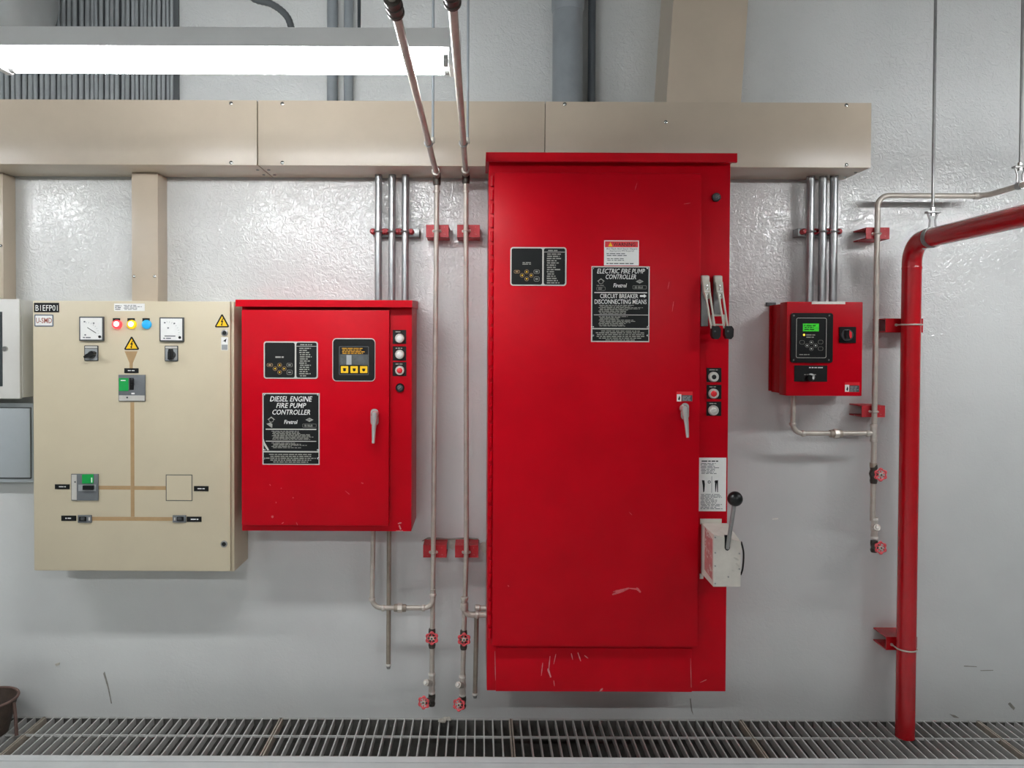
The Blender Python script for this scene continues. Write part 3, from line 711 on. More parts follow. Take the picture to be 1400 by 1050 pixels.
N = nameplate(t, (808.4, 364.2, 888, 467.6), 449.4, ED, 'black plate reading ELECTRIC FIRE PUMP CONTROLLER')
dd = ED + .0018
text('lettering', 'ELECTRIC FIRE PUMP', (816.4, 367.4, 881.8, 374), dd, WHITE, N, shear=.25, bold=.007)
text('lettering', 'CONTROLLER', (828.2, 375.2, 869.6, 381.6), dd, WHITE, N, shear=.25, bold=.007)
text('brand_lettering', 'Firetrol', (838.6, 387.4, 857, 393), dd, WHITE, N, shear=.2, bold=.012)
cert(N, 821.6, 384.8, 874.6, dd, flag=False)
bars(SILVER, N, ((812.6, 399.4, 884.8, 400.8), (812, 430.2, 886, 431)), dd)
text('lettering', 'CIRCUIT BREAKER', (820.4, 401.8, 872.6, 407.8), dd, WHITE, N, bold=.007)
tri('arrow', WHITE, N, [(875, 403.4), (880.4, 403.4), (880.4, 402), (884, 404.7), (880.4, 407.4), (880.4, 406), (875, 406)], dd, .0005)
text('lettering', 'DISCONNECTING MEANS', (813, 409.4, 884, 415.6), dd, WHITE, N, bold=.007)
fineprint(DULLTXT, N, (818, 416.6, 880, 429.4), dd, 8, .85, seed=44); fineprint(DULLTXT, N, (818, 432, 878, 446.6), dd, 9, .75, seed=45)
fineprint(DULLTXT, N, (812, 451.4, 884.6, 466), dd, 6, .85, seed=46, left=False)
key_lock(t, 980, 269.4, EB)
# twin breaker handles
for i, ox in enumerate((0, 17.6)):
    o = plate('breaker_handle', STEELM, t, (958.8 + ox, 376.4, 968.6 + ox, 446 if i == 0 else 430), EB, .018, bev=.003, label='grey breaker handle with black grip')
    plate('top_cap', ALU, o, (960 + ox, 376.8, 970.4 + ox, 388), EB + .018, .02, bev=.004)
    q = [at(x + ox, y, EB + .05) for x, y in ((961.4, 385.4), (970.8, 385.4), (972, 403), (969.4, 408.4), (966, 408.4), (962.6, 400))]
    MB().prism([(v.x, v.z) for v in q], EB + .03, EB + .05).build('pivot_block', ALU, o)
    for (sx, sy) in ((967, 390.4), (967, 395), (967.2, 403)): disc('rivet', STEEL, o, sx + ox, sy, 1.5, EB + .05, .003, n=10)
    plate('block_groove', WHITE, o, (963.6 + ox, 397.8, 970.4 + ox, 398.7), EB + .05, .001)
    for (ax, bx) in ((964.4, 972.6), (970.4, 977.4)):
        a = at(ax + ox, 400, EB + .055); b = at(bx + ox, 449, EB + .06)
        MB().tube([a, b], .0036, 8).build('arm', ALU, o)
    q = at(977.8 + ox, 455, EB + .06)
    MB().prism([(q.x + x*mpp(EB), q.z + z*mpp(EB)) for x, z in ((-5.4, 9), (3.6, 9), (6.4, 5), (6, -5), (3, -8.6), (-3, -8), (-5.6, -3))], EB + .048, EB + .072).build('grip', BLACK, o)
    disc('grip_screw', CHAR, o, 977.6 + ox, 453, 1.4, EB + .072, .001, n=10)
o = ringplate('handle_link', ALU, t, (974, 430, 991.6, 445), EB + .03, .012, .006, .002)
SP = (966.2, 986.6)
push_button(t, (966.2, 503, 986.4, 522.4), 515.4, BLACK, EB, 'dark key switch, uppermost', 6.9, dark=True)
push_button(t, (966.2, 526.2, 986.4, 545.4), 538.4, REDSW, EB, 'red push button', 6.9)
push_button(t, (966, 549, 986.2, 568.6), 561.2, SILVER, EB, 'white push button, lowest', 6.9)
o = plate('danger_sticker', REDSW, t, (925, 535.4, 947, 549.2), ED, .0006, label='small red and white hand sticker')
plate('white_field', WHITE, o, (925.3, 539, 931.4, 548.8), ED + .0006, .0003); plate('print_field', CHAR, o, (931.8, 540.2, 946.6, 548.6), ED + .0006, .0003)
fineprint(GREYP, o, (932.6, 541, 946, 548), ED + .0009, 4, 1.0, seed=61); tri('hand_print', BLACKM, o, [(927, 546), (929, 540.6), (930, 544), (929, 547.6)], ED + .0009, .0003)
door_handle(t, 936.6, 561, 37, ED, 3.4)
o = plate('instruction_sticker', WHITE, t, (955.6, 625.6, 992.8, 699.2), EB, .0008, label='white instruction sheet with two small lever drawings')
fineprint(BLACKM, o, (957.6, 629, 990, 632), EB + .0008, 1, 1.0, seed=62); fineprint(MIDGREY, o, (957.6, 632.6, 988, 648.4), EB + .0008, 8, .85, seed=63)
fineprint(MIDGREY, o, (957.6, 675, 989, 696.6), EB + .0008, 11, .85, seed=64)
for rc in ((961, 656.4, 963.6, 672),): pass
tri('lever_drawing', BLACKM, o, [(959.6, 656.4), (963, 656.6), (963.8, 662), (963, 672), (961.4, 673.4), (960.8, 664)], EB + .0008, .0003)
tri('lever_drawing', BLACKM, o, [(977.4, 657), (981.8, 656.4), (981.6, 673), (980.6, 673), (980, 659.4), (978.6, 673), (977.8, 672)], EB + .0008, .0003)
for cx, cy in ((969.6, 659), (979, 658.6)): ringplate('knob_drawing', BLACKM, o, (cx - 2, cy - 2, cx + 2, cy + 2), EB + .0011, .0003, .0024, .005)
plate('divider_line', MIDGREY, o, (972.8, 651, 973.4, 673.6), EB + .0008, .0003)
# emergency run lever box
BD = .585
fx0, fx1, fz0, fz1 = rect(975.4, 731, 1012.8, 802.4, BD)
zb = at(960, 715, EB).z
o = MB().add([(fx0, -EB - .002, fz0 + .004), (fx1, -EB - .002, fz0 + .004), (fx1, -EB - .002, zb), (fx0, -EB - .002, zb),
              (fx0, -BD, fz0), (fx1, -BD, fz0), (fx1, -BD, fz1 - .024), (fx0, -BD, fz1)],
             [(0,1,2,3), (4,7,6,5), (0,4,5,1), (1,5,6,2), (2,6,7,3), (3,7,4,0)]).build('emergency_lever_box', BOXALU, t, smooth=False, label='scuffed pale metal lever box with black ball lever')
px0 = at(957.4, 715, EB + .004)
MB().box(px0.x, fx1 - .02, -EB, -EB - .004, zb - .004, at(957, 709, EB).z, .001).build('mounting_flange', BOXALU, o)
MB().box(px0.x, fx0 + .01, -EB, -EB - .004, at(957, 791, EB).z, at(957, 784, EB).z, .001).build('mounting_flange', BOXALU, o)
MB().add([(fx0 - .0006, -EB - .05, fz0 + .03), (fx0 - .0006, -BD + .012, fz0 + .02), (fx0 - .0006, -BD + .012, fz1 - .02), (fx0 - .0006, -EB - .05, fz1 + .004)], [(0, 1, 2, 3)]).build('red_side_paint', WORNRED, o, smooth=False)
q = [at(x, y, BD + .001) for x, y in ((990.8, 731.6), (998, 732), (998, 749.6), (996.6, 752), (994.4, 753), (992.2, 752), (990.8, 749.6))]
MB().prism([(v.x, v.z) for v in q], BD - .004, BD + .001).build('lever_slot', BLACK, o)
a = at(994.6, 750, BD + .0); b = at(1005, 682, BD + .05)
MB().tube([a, b], [.0068, .0078], 14).build('lever', STEELM, o)
MB()._lathe(b, (b - a).normalized(), [(-.026 * math.cos(k*PI/14) , .026 * math.sin(k*PI/14)) for k in range(15)], 24).build('ball_knob', BLACK, o)
a = at(1013.4, 741, BD - .01); b = at(1016.6, 756, BD - .02); c = at(1015.6, 776, BD - .02); e = at(1012.6, 786, BD - .01)
MB().tube(smoothpath([a, b, c, e], 6), .0032, 8).build('black_cord', BLACK, o)
strokes(PLASTER, o, [(1003, 762, 1010, 766, 3), (1006, 770, 1011, 775, 3), (1000, 779, 1004, 781, 1.5)], BD, 'grime_patch'); 
for cx, cy in ((978, 735), (978, 756), (978, 774), (978, 798), (996, 789), (1011, 757), (1011, 778)): disc('screw', STEELM, o, cx, cy, 1.1, BD, .002, n=8)
strokes(SCUFF, t, [(837, 813, 860, 804, 3.4), (842, 809, 858, 805, 3), (858, 804, 874, 806, 1.8), (870, 803.6, 876, 810, 3.4), (850, 806, 838, 809, 2)], ED, 'scuff', 5)
strokes(CHIP, t, [(742, 906, 740, 924, 1.2), (752, 897, 750, 918, 1.4), (760, 894, 757, 908, 1.2), (749, 914, 753, 926, 3), (757, 930, 758, 938, .9), (781, 893, 783, 902, 1.2), (790, 892, 794, 904, 1.4), (799, 896, 804, 900, 1.2), (820, 945, 824, 941, 2.2), (944, 900, 945, 940, .8), (966, 929, 957, 933, 1), (676.6, 890, 677.4, 930, .8)], EB + .0032, 'paint_chip', 8)
strokes(SCUFF, t, [(871, 250, 868, 260, .8), (935, 279, 944, 277.6, .8), (921, 412, 919, 426, 1), (915, 385, 913, 395, .8), (694, 800, 696, 802, 1.4), (860, 700, 864, 704, .8)], ED, 'scuff', 9)

# ------------------------------------------------------------------ jockey pump controller (small red box)
JB, JD = .105, .18
t = thing('pump_controller', 'small red controller box with a green lit display by the red pipe', 'cabinet', (at(1125, 541, JD).x, 0, at(1125, 541, JD).z), 'red fire pump controllers')
fx0, fx1, fz0, fz1 = rect(1075.6, 412.6, 1179.2, 541.4, JD)
MB().box(fx0 + .002, fx1 - .003, -.012, -JB, fz0 + .006, fz1 - .006, .003).build('cabinet_body', RED, t)
MB().box(fx0 - .001, fx1, -JB - .003, -JD, fz0, fz1, .004).build('door', RED, t)
MB().box(fx0 - .006, fx0 + .02, -.001, -.014, fz0 + .01, fz1 - .008, .002).build('mounting_flange', RED, t)
MB().box(fx0 - .02, fx0 + .02, -.001, -.012, fz1 - .01, fz1 + .006, .002).build('mounting_lug', CHAR, t)
MB().box(fx1 - .03, fx1 + .004, -.001, -.012, fz0 + .004, fz0 + .03, .002).build('mounting_lug', RED, t)
x0, x1, z0, z1 = rect(1109.6, 412.4, 1155, 416, JD)
plate('tape_strip', WHITETAPE, t, (1110, 412.3, 1155.6, 415.8), JD, .0008)
o = plate('keypad_bezel', BLACK, t, (1081.6, 428, 1138.8, 496), JD, .009, rad=.01, label='black keypad bezel with lit green display')
d2 = JD + .009
ringplate('pale_outline', SILVER, o, (1088.6, 434.6, 1130, 489.4), d2, .0006, .0016, .007)
plate('display', SCREENG, o, (1097.8, 442.4, 1119.6, 453), d2, .0008)
fineprint(BLACKM, o, (1099, 444, 1118, 451.6), d2 + .0008, 3, .9, seed=71)
disc('status_led', LEDY, o, 1099.4, 457.8, 1.3, d2, .0012, n=10); fineprint(DULLTXT, o, (1102, 456.4, 1121, 462.6), d2, 2, .7, seed=72)
for dx, dy in ((0, -4.4), (0, 4.4), (-5.8, 0), (5.8, 0)):
    cx, cy = 1109.4 + dx, 472.4 + dy
    ringplate('arrow_key', DULLTXT, o, (cx - 2.8, cy - 2.8, cx + 2.8, cy + 2.8), d2, .0008, .001, .008); disc('arrow_dot', WHITE, o, cx, cy, 1.0, d2, .0012, n=10)
for cx, cy in ((1096.6, 468), (1122, 467.6), (1122, 476.6)): ringplate('soft_key', DULLTXT, o, (cx - 3.4, cy - 2.7, cx + 3.4, cy + 2.7), d2, .0008, .001, .006)
fineprint(DULLTXT, o, (1092.6, 483.6, 1109, 486), d2, 1, 1.0, seed=73)
for cx, cy in ((1085.6, 431.4), (1134, 431.4), (1085, 492), (1133.4, 492)): disc('screw', STEEL, o, cx, cy, 1.2, d2, .0015, n=10)
o = plate('selector_plate', BLACKM, t, (1086, 499.6, 1131, 521.8), JD, .0016, label='black plate with a rotary selector')
fineprint(WHITE, o, (1105, 501.2, 1129, 504), JD + .0016, 1, 1.0, seed=74); fineprint(DULLTXT, o, (1099, 511, 1119, 513.4), JD + .0016, 1, 1.0, seed=75)
disc('selector_ring', STEELM, o, 1109.4, 515.6, 5, JD + .0016, .004); disc('selector_knob', BLACK, o, 1108.6, 517, 4.6, JD + .0056, .018); plate('pointer', WHITE, o, (1111, 514.6, 1112.8, 518.4), JD + .0236, .001)
o = plate('isolator_switch', BLACK, t, (1148, 446.8, 1170.4, 468.8), JD, .006, rad=.003, label='square black isolator with a red-edged knob')
disc('knob_base', CHAR, o, 1159, 458, 8, JD + .006, .008)
q = [at(x, y, JD + .03) for x, y in ((1157, 452), (1161, 451), (1164.6, 454), (1164.8, 461.6), (1162.4, 463.6), (1157.6, 463), (1156.4, 458))]
MB().prism([(v.x, v.z) for v in q], JD + .01, JD + .03).build('knob', BLACK, o)
q = [at(x, y, JD + .031) for x, y in ((1161.6, 451.8), (1164.4, 454.4), (1164.6, 461.2), (1162.6, 463), (1161.2, 458))]
MB().prism([(v.x, v.z) for v in q], JD + .03, JD + .0315).build('knob_face', REDSW, o)
o = plate('danger_sticker', REDSW, t, (1155, 522.6, 1175.2, 536.4), JD, .0006, label='small red and white hand sticker')
plate('white_field', WHITE, o, (1155.2, 526, 1161, 535.6), JD + .0006, .0003); plate('print_field', CHAR, o, (1161.4, 527, 1174.8, 536), JD + .0006, .0003)
fineprint(GREYP, o, (1162, 528, 1174, 535.6), JD + .0009, 4, 1.0, seed=81); tri('hand_print', BLACKM, o, [(1157, 533), (1158.6, 528), (1159.8, 531), (1159, 534.6)], JD + .0009, .0003)

# ------------------------------------------------------------------ conduits and strut clamps
def conduit_set(xs, wd, y_top, zbot, d, sx0, sx1, where, group, order):
    for i, cx in enumerate(xs):
        a = at(cx, 330, d); r = wd/2 * mpp(d)
        o = MB().tube([(a.x, -d, zbot), (a.x, -d, TZ0 + .002)], r, 18).build('steel_conduit', GALV)
        tag(o, f'{order[i]} of the three steel conduits {where}', 'conduit', group)
    st = thing('strut_channel', f'slotted steel strut holding the three conduits {where}', 'bracket', (at((sx0 + sx1)/2, 317, .02).x, 0, at(600, 317, .02).z), 'strut channels')
    X0, X1, Z0, Z1 = rect(sx0, 312, sx1, 323, d - .02)
    dr_ = d - wd/2*mpp(d) - .002
    MB().box(X0, X1, -.001, -dr_, Z0, Z1, .002).build('channel', GALV, st)
    for cx in xs:
        a = at(cx, 317, d); r = wd/2 * mpp(d) + .003
        pth = [(a.x + (r + .002)*math.cos(th), -d - (r + .002)*math.sin(th), a.z) for th in [PI*k/10 for k in range(11)]]
        pth = [(a.x + r + .002, -dr_ + .002, a.z)] + pth + [(a.x - r - .002, -dr_ + .002, a.z)]
        cl = MB().tube(pth, .0035, 8).build('saddle_clamp', GALV, st)
        for s in (-1, 1): MB().lathe((a.x + s*(r + .006), -dr_, a.z + .002), (0, -1, 0), [(0, .012), (.020, .012), (.030, .007)], 12).build('clamp_ear', REDCLAMP, cl)
dtop = at(445, 412, .1).z; jtop = at(1120, 417, .07).z
conduit_set((517.4, 536, 554.2), 9.8, 243, dtop - .02, .075, 510, 573, 'above the medium red cabinet', 'conduits above the medium red cabinet', ('left', 'middle', 'right'))
conduit_set((1107.4, 1124.4, 1139.4), 10.6, 245, jtop - .02, .075, 1091, 1151, 'above the small red box', 'conduits above the small red box', ('left', 'middle', 'right'))

# ------------------------------------------------------------------ sensing pipes
PD = .12; PR = 3.4 * mpp(PD)
def sleeve(parent, p, ax, r, l, m=FITTING, name='coupling'):
    p = Vector(p); ax = Vector(ax)
    return MB().lathe(p - ax*l/2, ax, [(0, r*.92), (l*.12, r), (l*.88, r), (l, r*.92)], 18).build(name, m, parent)
def sensing(xtop, ytop, xmid, xbot, ybot, lab, coup_y):
    a = at(xtop, ytop, PD); b = at(xmid, 750, PD); c = at(xbot, ybot, PD)
    far = Vector((a.x, YB + .01, a.z))
    pth = fillet([far, a, b], .03) + [c]
    t = thing('sensing_pipe', lab, 'pipe', (c.x, -PD, c.z), 'overhead sensing pipes')
    MB().tube(pth, PR, 14).build('pipe_run', PIPE, t)
    sleeve(t, (a.x, -PD - .005, a.z - .012), (0, 0, 1), PR*1.55, .05, DARKFIT, 'elbow_fitting')
    sleeve(t, (a.x, -PD - .05, a.z), (0, 1, 0), PR*1.5, .06, PIPEDK, 'elbow_fitting')
    sleeve(t, (a.x, -PD - .09, a.z), (0, 1, 0), PR*1.65, .012, FITTING, 'coupling_ring')
    z = at(xtop, 262, PD).z; sleeve(t, (a.x + (b.x - a.x)*.04, -PD, z), (0, 0, 1), PR*1.3, .01, FITTING, 'coupling_ring')
    dcp = D - (a.z - CAMZ) * F / (470 - coup_y)
    cp = sleeve(t, (a.x, -dcp, a.z), (0, 1, 0), PR*1.6, .075, DARKFIT, 'socket_joint')
    for s in (-.03, 0, .03): sleeve(cp, (a.x, -dcp + s, a.z), (0, 1, 0), PR*1.8, .012, DARKFIT, 'socket_rib')
    return t, a, b, c
S1, a1, b1, c1 = sensing(597.5, 241, 592.4, 590.4, 924, 'left overhead sensing pipe dropping beside the medium red cabinet', 11)
S2, a2, b2, c2 = sensing(637, 239, 637.6, 632.6, 926, 'right overhead sensing pipe dropping beside the tall red cabinet', -3)
# hangers of the overhead pipes
def hanger(px, py, pipe_a, lab):
    dh = D - (pipe_a.z - CAMZ) * F / (470 - py)
    x = at(px, py, dh).x
    x = pipe_a.x + PR + .004
    t = thing('pipe_hanger', lab, 'hanger', (x, -dh, pipe_a.z), 'pipe hangers')
    MB().tube([(x, -dh, pipe_a.z + .01), (x, -dh, ZC)], .0045, 8).build('threaded_rod', GREYPIPE, t)
    ring = [(pipe_a.x + (PR + .003)*math.cos(k*PI/9), -dh, pipe_a.z + (PR + .003)*math.sin(k*PI/9)) for k in range(18)]
    MB().tube(ring, .003, 8, closed=True).build('ring_clamp', STEELM, t)
    MB().lathe((x, -dh, pipe_a.z), (0, 0, 1), [(0, .008), (.016, .008), (.02, .005)], 6).build('nut', FITTING, t)
hanger(587, 197, a1, 'thin rod hanger on the left overhead sensing pipe')
hanger(637, 197, a2, 'thin rod hanger on the right overhead sensing pipe')

def bracket(px, d, lab, group='red pipe brackets', m=None, ubolt=None, ur=None, cat='bracket', paint=None):
    """red channel piece standing out from the wall, with a U-bolt round the pipe"""
    m = m or REDCLAMP
    x0, x1, z0, z1 = rect(*px, d)
    t = thing('pipe_bracket', lab, cat, ((x0 + x1)/2, 0, z0), group)
    b = MB(); th = .005
    b.prism_x([(0, z1), (-d, z1), (-d, z0), (0, z0), (0, z0 + th), (-d + th, z0 + th), (-d + th, z1 - th), (0, z1 - th)], x0, x1)
    b.build('channel', m, t, smooth=False)
    if ubolt:
        cx, cy, rp_, pd = ubolt
        c = at(cx, cy, pd); r = rp_ * mpp(pd) + .003
        pth = [(c.x + r, -d + .012, c.z)] + [(c.x + r*math.cos(th_), -pd - r*math.sin(th_), c.z) for th_ in [PI*k/12 for k in range(13)]] + [(c.x - r, -d + .012, c.z)]
        MB().tube(pth, .003, 8).build('u_bolt', FITTING, t)
        for s in (-1, 1): MB().lathe((c.x + s*r, -d, c.z), (0, -1, 0), [(0, .006), (.006, .006)], 6).build('nut', FITTING, t)
    return t
bd = PD - PR - .001
bracket((582.6, 307.4, 613.4, 324), bd, 'worn red bracket on the left sensing pipe, beside the conduits', ubolt=(597, 315.6, 3.4, PD))
bracket((625, 307.4, 656, 324), bd, 'worn red bracket on the right sensing pipe, near the tall cabinet top', ubolt=(637.6, 315.6, 3.4, PD))
bracket((578.4, 745.6, 610.6, 762.4), bd, 'red bracket on the left sensing pipe, right of the medium cabinet foot', ubolt=(592.4, 755.6, 3.4, PD))
bracket((622, 745.6, 654, 762.4), bd, 'red bracket on the right sensing pipe, touching the tall cabinet side', ubolt=(637.4, 755.6, 3.4, PD))

# broken plaster round the bracket roots (lies on the wall)
wb = bpy.data.objects['wall_back']
def patch(pts, d, m, nm):
    q = [at(x, y, d) for x, y in pts]
    o = MB().prism([(p.x, p.z) for p in q], 0, d).build(nm, m, smooth=False); o.parent = wb
patch([(582, 741), (584, 737), (594, 736), (600, 738), (613, 738), (612, 743), (604, 747), (598, 750), (596, 746), (583, 745)], .012, PLASTER, 'plaster_patch')
patch([(613, 738.6), (623, 737.6), (623, 748), (619, 752), (614, 749)], .008, PLASTER, 'plaster_patch')
patch([(624, 741), (630, 737), (650, 738), (655, 741), (653, 746), (625, 746)], .012, PLASTER, 'plaster_patch')
patch([(656, 744), (662, 741), (665, 744), (665, 757), (661, 756), (657, 751)], .01, PLASTER, 'plaster_patch')
patch([(577, 740), (582, 737), (586, 735.4), (613, 737), (640, 735.6), (653, 737), (655.6, 740), (650, 737.8), (640, 736.8), (612, 738.6), (590, 737.4), (584, 738.4)], .013, WALLMARK, 'plaster_crack')
patch([(1174, 556), (1180, 552), (1192, 551.6), (1192, 555), (1182, 555.4), (1179, 558)], .01, PLASTER, 'plaster_patch')
patch([(141, 921), (143, 918), (148, 936), (153, 962), (151.6, 962), (147, 940)], .0012, WALLMARK, 'wall_scratch')
PEEL = mat('peeled_dark_patch', (96, 98, 94), .8, var=.25, scale=60)
patch([(13.6, 246), (16, 250), (16.6, 300), (19.6, 330), (18.6, 344), (20, 360), (19.4, 388), (17.6, 389), (16.4, 372), (17, 350), (14.6, 342), (16, 330), (13.4, 312), (12.6, 270)], .0012, PEEL, 'peeled_patch')
patch([(75, 908), (81, 906), (81, 909), (77, 911)], .004, PLASTER, 'paint_blob')
patch([(1318, 910), (1335, 911), (1336, 912), (1318, 911.4)], .001, WALLMARK, 'wall_scratch')
patch([(1340, 916.4), (1358, 916), (1358, 917), (1341, 917.4)], .001, WALLMARK, 'wall_scratch')
patch([(1378, 962), (1381, 960), (1388, 968), (1386, 971), (1382, 967)], .001, WALLMARK, 'wall_scratch')
patch([(1298, 976), (1306, 978), (1312, 982), (1304, 981)], .001, WALLMARK, 'wall_scratch')
patch([(943, 955), (944.6, 955), (946, 968), (948, 978), (945, 972)], .001, WALLMARK, 'wall_scratch')
patch([(1056, 709), (1064, 708), (1064, 710), (1056, 710.6)], .001, WHITETAPE, 'paint_blob')

# ------------------------------------------------------------------ valves
def handwheel(parent, c, ax, R):
    """six-lobed red handwheel about axis ax (pointing at the viewer)"""
    c = Vector(c); ax = Vector(ax).normalized(); u = Vector((0, 0, 1)); u = (u - ax*u.dot(ax)).normalized(); v = ax.cross(u)
    n = 48; ring = [c + (u*math.cos(2*PI*k/n) + v*math.sin(2*PI*k/n)) * R * (1 + .1*math.cos(6*2*PI*k/n)) for k in range(n)]
    wh = MB().tube(ring, [R*.17*(1 + .25*math.cos(6*2*PI*k/n)) for k in range(n)], 10, closed=True).build('handwheel', REDBRIGHT, parent)
    for k in range(6):
        an = 2*PI*k/6; e = c + (u*math.cos(an) + v*math.sin(an)) * R
        MB().tube([c, e], [R*.13, R*.11], 8).build('spoke', REDBRIGHT, wh)
    MB().lathe(c - ax*R*.16, ax, [(0, R*.4), (R*.3, R*.4), (R*.38, R*.3)], 16).build('hub', PLASTER, wh)
    MB().lathe(c + ax*R*.2, ax, [(0, R*.17), (R*.14, R*.15)], 6).build('nut', DARKFIT, wh)
def gate_valve(cx, cy, wx, wy, lab, ax=(0, -1, 0)):
    p = at(cx, cy, PD); s = mpp(PD)
    t = thing('gate_valve', lab, 'valve', (p.x, p.y, p.z - .04), 'small red-wheeled valves')
    MB().lathe((p.x, p.y, p.z - 13*s), (0, 0, 1), [(0, 4.2*s), (4*s, 5*s), (7*s, 4.4*s), (13*s, 6*s), (19*s, 4.4*s), (22*s, 5*s), (26*s, 4.6*s), (27*s, 4*s)], 18).build('valve_body', DARKFIT, t)
    q = at(wx, wy, PD + .075)
    axv = (Vector((q.x, q.y, q.z)) - Vector((p.x, p.y, p.z))).normalized()
    MB().tube([p, p + axv*.03, p + axv*.031, q], [5*s, 4.2*s, 2.2*s, 2*s], 12).build('bonnet', DARKFIT, t)
    handwheel(t, q, ax, 7.4*mpp(PD + .075))
def angle_valve(cx, cy, wx, wy, lab, ax):
    """check valve with a plug above an elbow outlet and its red wheel; cy is the elbow"""
    p = at(cx, cy, PD); s = mpp(PD)
    t = thing('drain_valve', lab, 'valve', (p.x, p.y, p.z - .03), 'lower drain valves')
    MB().lathe((p.x, p.y, p.z - 8*s), (0, 0, 1), [(0, 4*s), (3*s, 5*s), (6*s, 4.2*s), (12*s, 5*s), (16*s, 4.6*s)], 18).build('valve_body', DARKFIT, t)
    q = at(wx, wy, PD + .07)
    MB().tube([p, p.lerp(q, .5), p.lerp(q, .52), q], [4.6*s, 4.4*s, 2.4*s, 2*s], 12).build('bonnet', DARKFIT, t)
    handwheel(t, q, ax, 7.2*mpp(PD + .07))
def check_valve(cx, cy, side, lab):
    p = at(cx, cy, PD); s = mpp(PD)
    t = thing('check_valve', lab, 'valve', (p.x, p.y, p.z - .04), 'small check valves')
    MB().lathe((p.x, p.y, p.z - 15*s), (0, 0, 1), [(0, 4*s), (4*s, 4.6*s), (9*s, 4*s), (15*s, 5*s), (22*s, 4*s), (27*s, 4.6*s), (30*s, 4*s)], 18).build('valve_body', FITTING, t)
    for o_ in (-12.5, 12.5):
        MB().lathe((p.x, p.y, p.z + (o_ - 1.2)*s), (0, 0, 1), [(0, 4.9*s), (2.4*s, 4.9*s)], 18).build('tape_ring', WHITETAPE, t)
    e = at(cx + side, cy - 1, PD + .045)
    pl_ = MB().tube([p, p.lerp(e, .7), p.lerp(e, .72), e], [4*s, 3.8*s, 4.6*s, 4.2*s], 14).build('side_plug', FITTING, t)
    a_ = (e - p).normalized(); MB().tube([e, e + a_*.006], [2.4*s, 2*s], 12).build('plug_cap', WHITETAPE, pl_)
gate_valve(590.6, 873, 590.4, 872.6, 'red-wheeled gate valve on the left sensing pipe')
gate_valve(633.8, 875, 634.4, 874.4, 'red-wheeled gate valve on the right sensing pipe')
check_valve(590.4, 934, -8, 'pale check valve with side plug under the left sensing pipe')
check_valve(632.4, 937, -6, 'pale check valve with side plug under the right sensing pipe')
angle_valve(590.4, 957, 579.4, 960.6, 'drain valve with tilted red wheel at the foot of the left sensing pipe', (-.45, -1, .12))
angle_valve(632.6, 960, 627.6, 963.4, 'drain valve with red wheel at the foot of the right sensing pipe', (-.25, -1, .15))

# cabinet drain loops and stubs
def loop(name, lab, pts, d, r, extras, group, fr=.04):
    q = [at(x, y, d) for x, y in pts]
    t = thing(name, lab, 'pipe', (q[0].x, -d, q[-1].z), group)
    MB().tube(fillet(q, fr), r, 14).build('pipe_run', PIPE, t)
    for kind, x, y, ax in extras:
        p = at(x, y, d)
        if kind == 'union':
            u = sleeve(t, p, ax, r*1.55, .05, PIPEDK, 'union')
            MB().lathe(p - Vector(ax)*.009, ax, [(0, r*2), (.018, r*2)], 8).build('union_nut', FITTING, u)
        elif kind == 'ring': sleeve(t, p, ax, r*1.35, .012, FITTING, 'coupling_ring')
        elif kind == 'elbow': sleeve(t, p, ax, r*1.4, .03, FITTING, 'elbow_fitting')
    return t
H, V = (1, 0, 0), (0, 0, 1)
loop('drain_loop', 'bent galvanised pipe joining the medium cabinet to the left sensing pipe', [(510.4, 722), (508.4, 831), (591.8, 831), (592, 806)], PD + .012, PR, [('ring', 508.6, 819, V), ('ring', 524, 831.4, H), ('union', 547, 831.2, H), ('ring', 579, 831.2, H), ('ring', 592, 813, V)], 'cabinet connecting pipes')
def stub(x0, y0, x1, y1, d, lab):
    a, b = at(x0, y0, d), at(x1, y1, d)
    t = thing('drain_stub', lab, 'pipe', b, 'open-ended drain pipes')
    MB().tube([a, b], PR*.95, 14).build('pipe_run', PIPEDK, t)
    MB().lathe(b - Vector((0, 0, .004)), V, [(0, PR*.9), (.002, PR*1.1), (.010, PR*1.1)], 14).build('tape_ring', WHITETAPE, t)
    MB().lathe(b - Vector((0, 0, .016)), V, [(0, PR*.7), (.012, PR*.95)], 14).build('end_plug', STEELM, t)
stub(532, 722, 531, 909, .09, 'straight drain pipe hanging below the medium red cabinet')
stub(651.6, 842, 649.4, 949, .085, 'straight drain pipe hanging beside the tall red cabinet')
t = loop('drain_loop', 'short bent pipe joining the right sensing pipe to the tall cabinet', [(634.6, 816), (634.6, 840.5), (676, 840.5)], PD + .012, PR*1.15, [('ring', 635, 818, V), ('elbow', 634.8, 829, V), ('ring', 652, 840.5, H)], 'cabinet connecting pipes', .03)
p = at(653, 831.6, .09)
tag(MB().lathe((p.x - .012, p.y, p.z), (1, 0, 0), [(0, .004), (.003, .016), (.02, .016), (.024, .012), (.07, .012)], 16).build('pipe_plug', FITTING), 'pale round pipe plug poking out beside the tall red cabinet', 'pipe fitting')

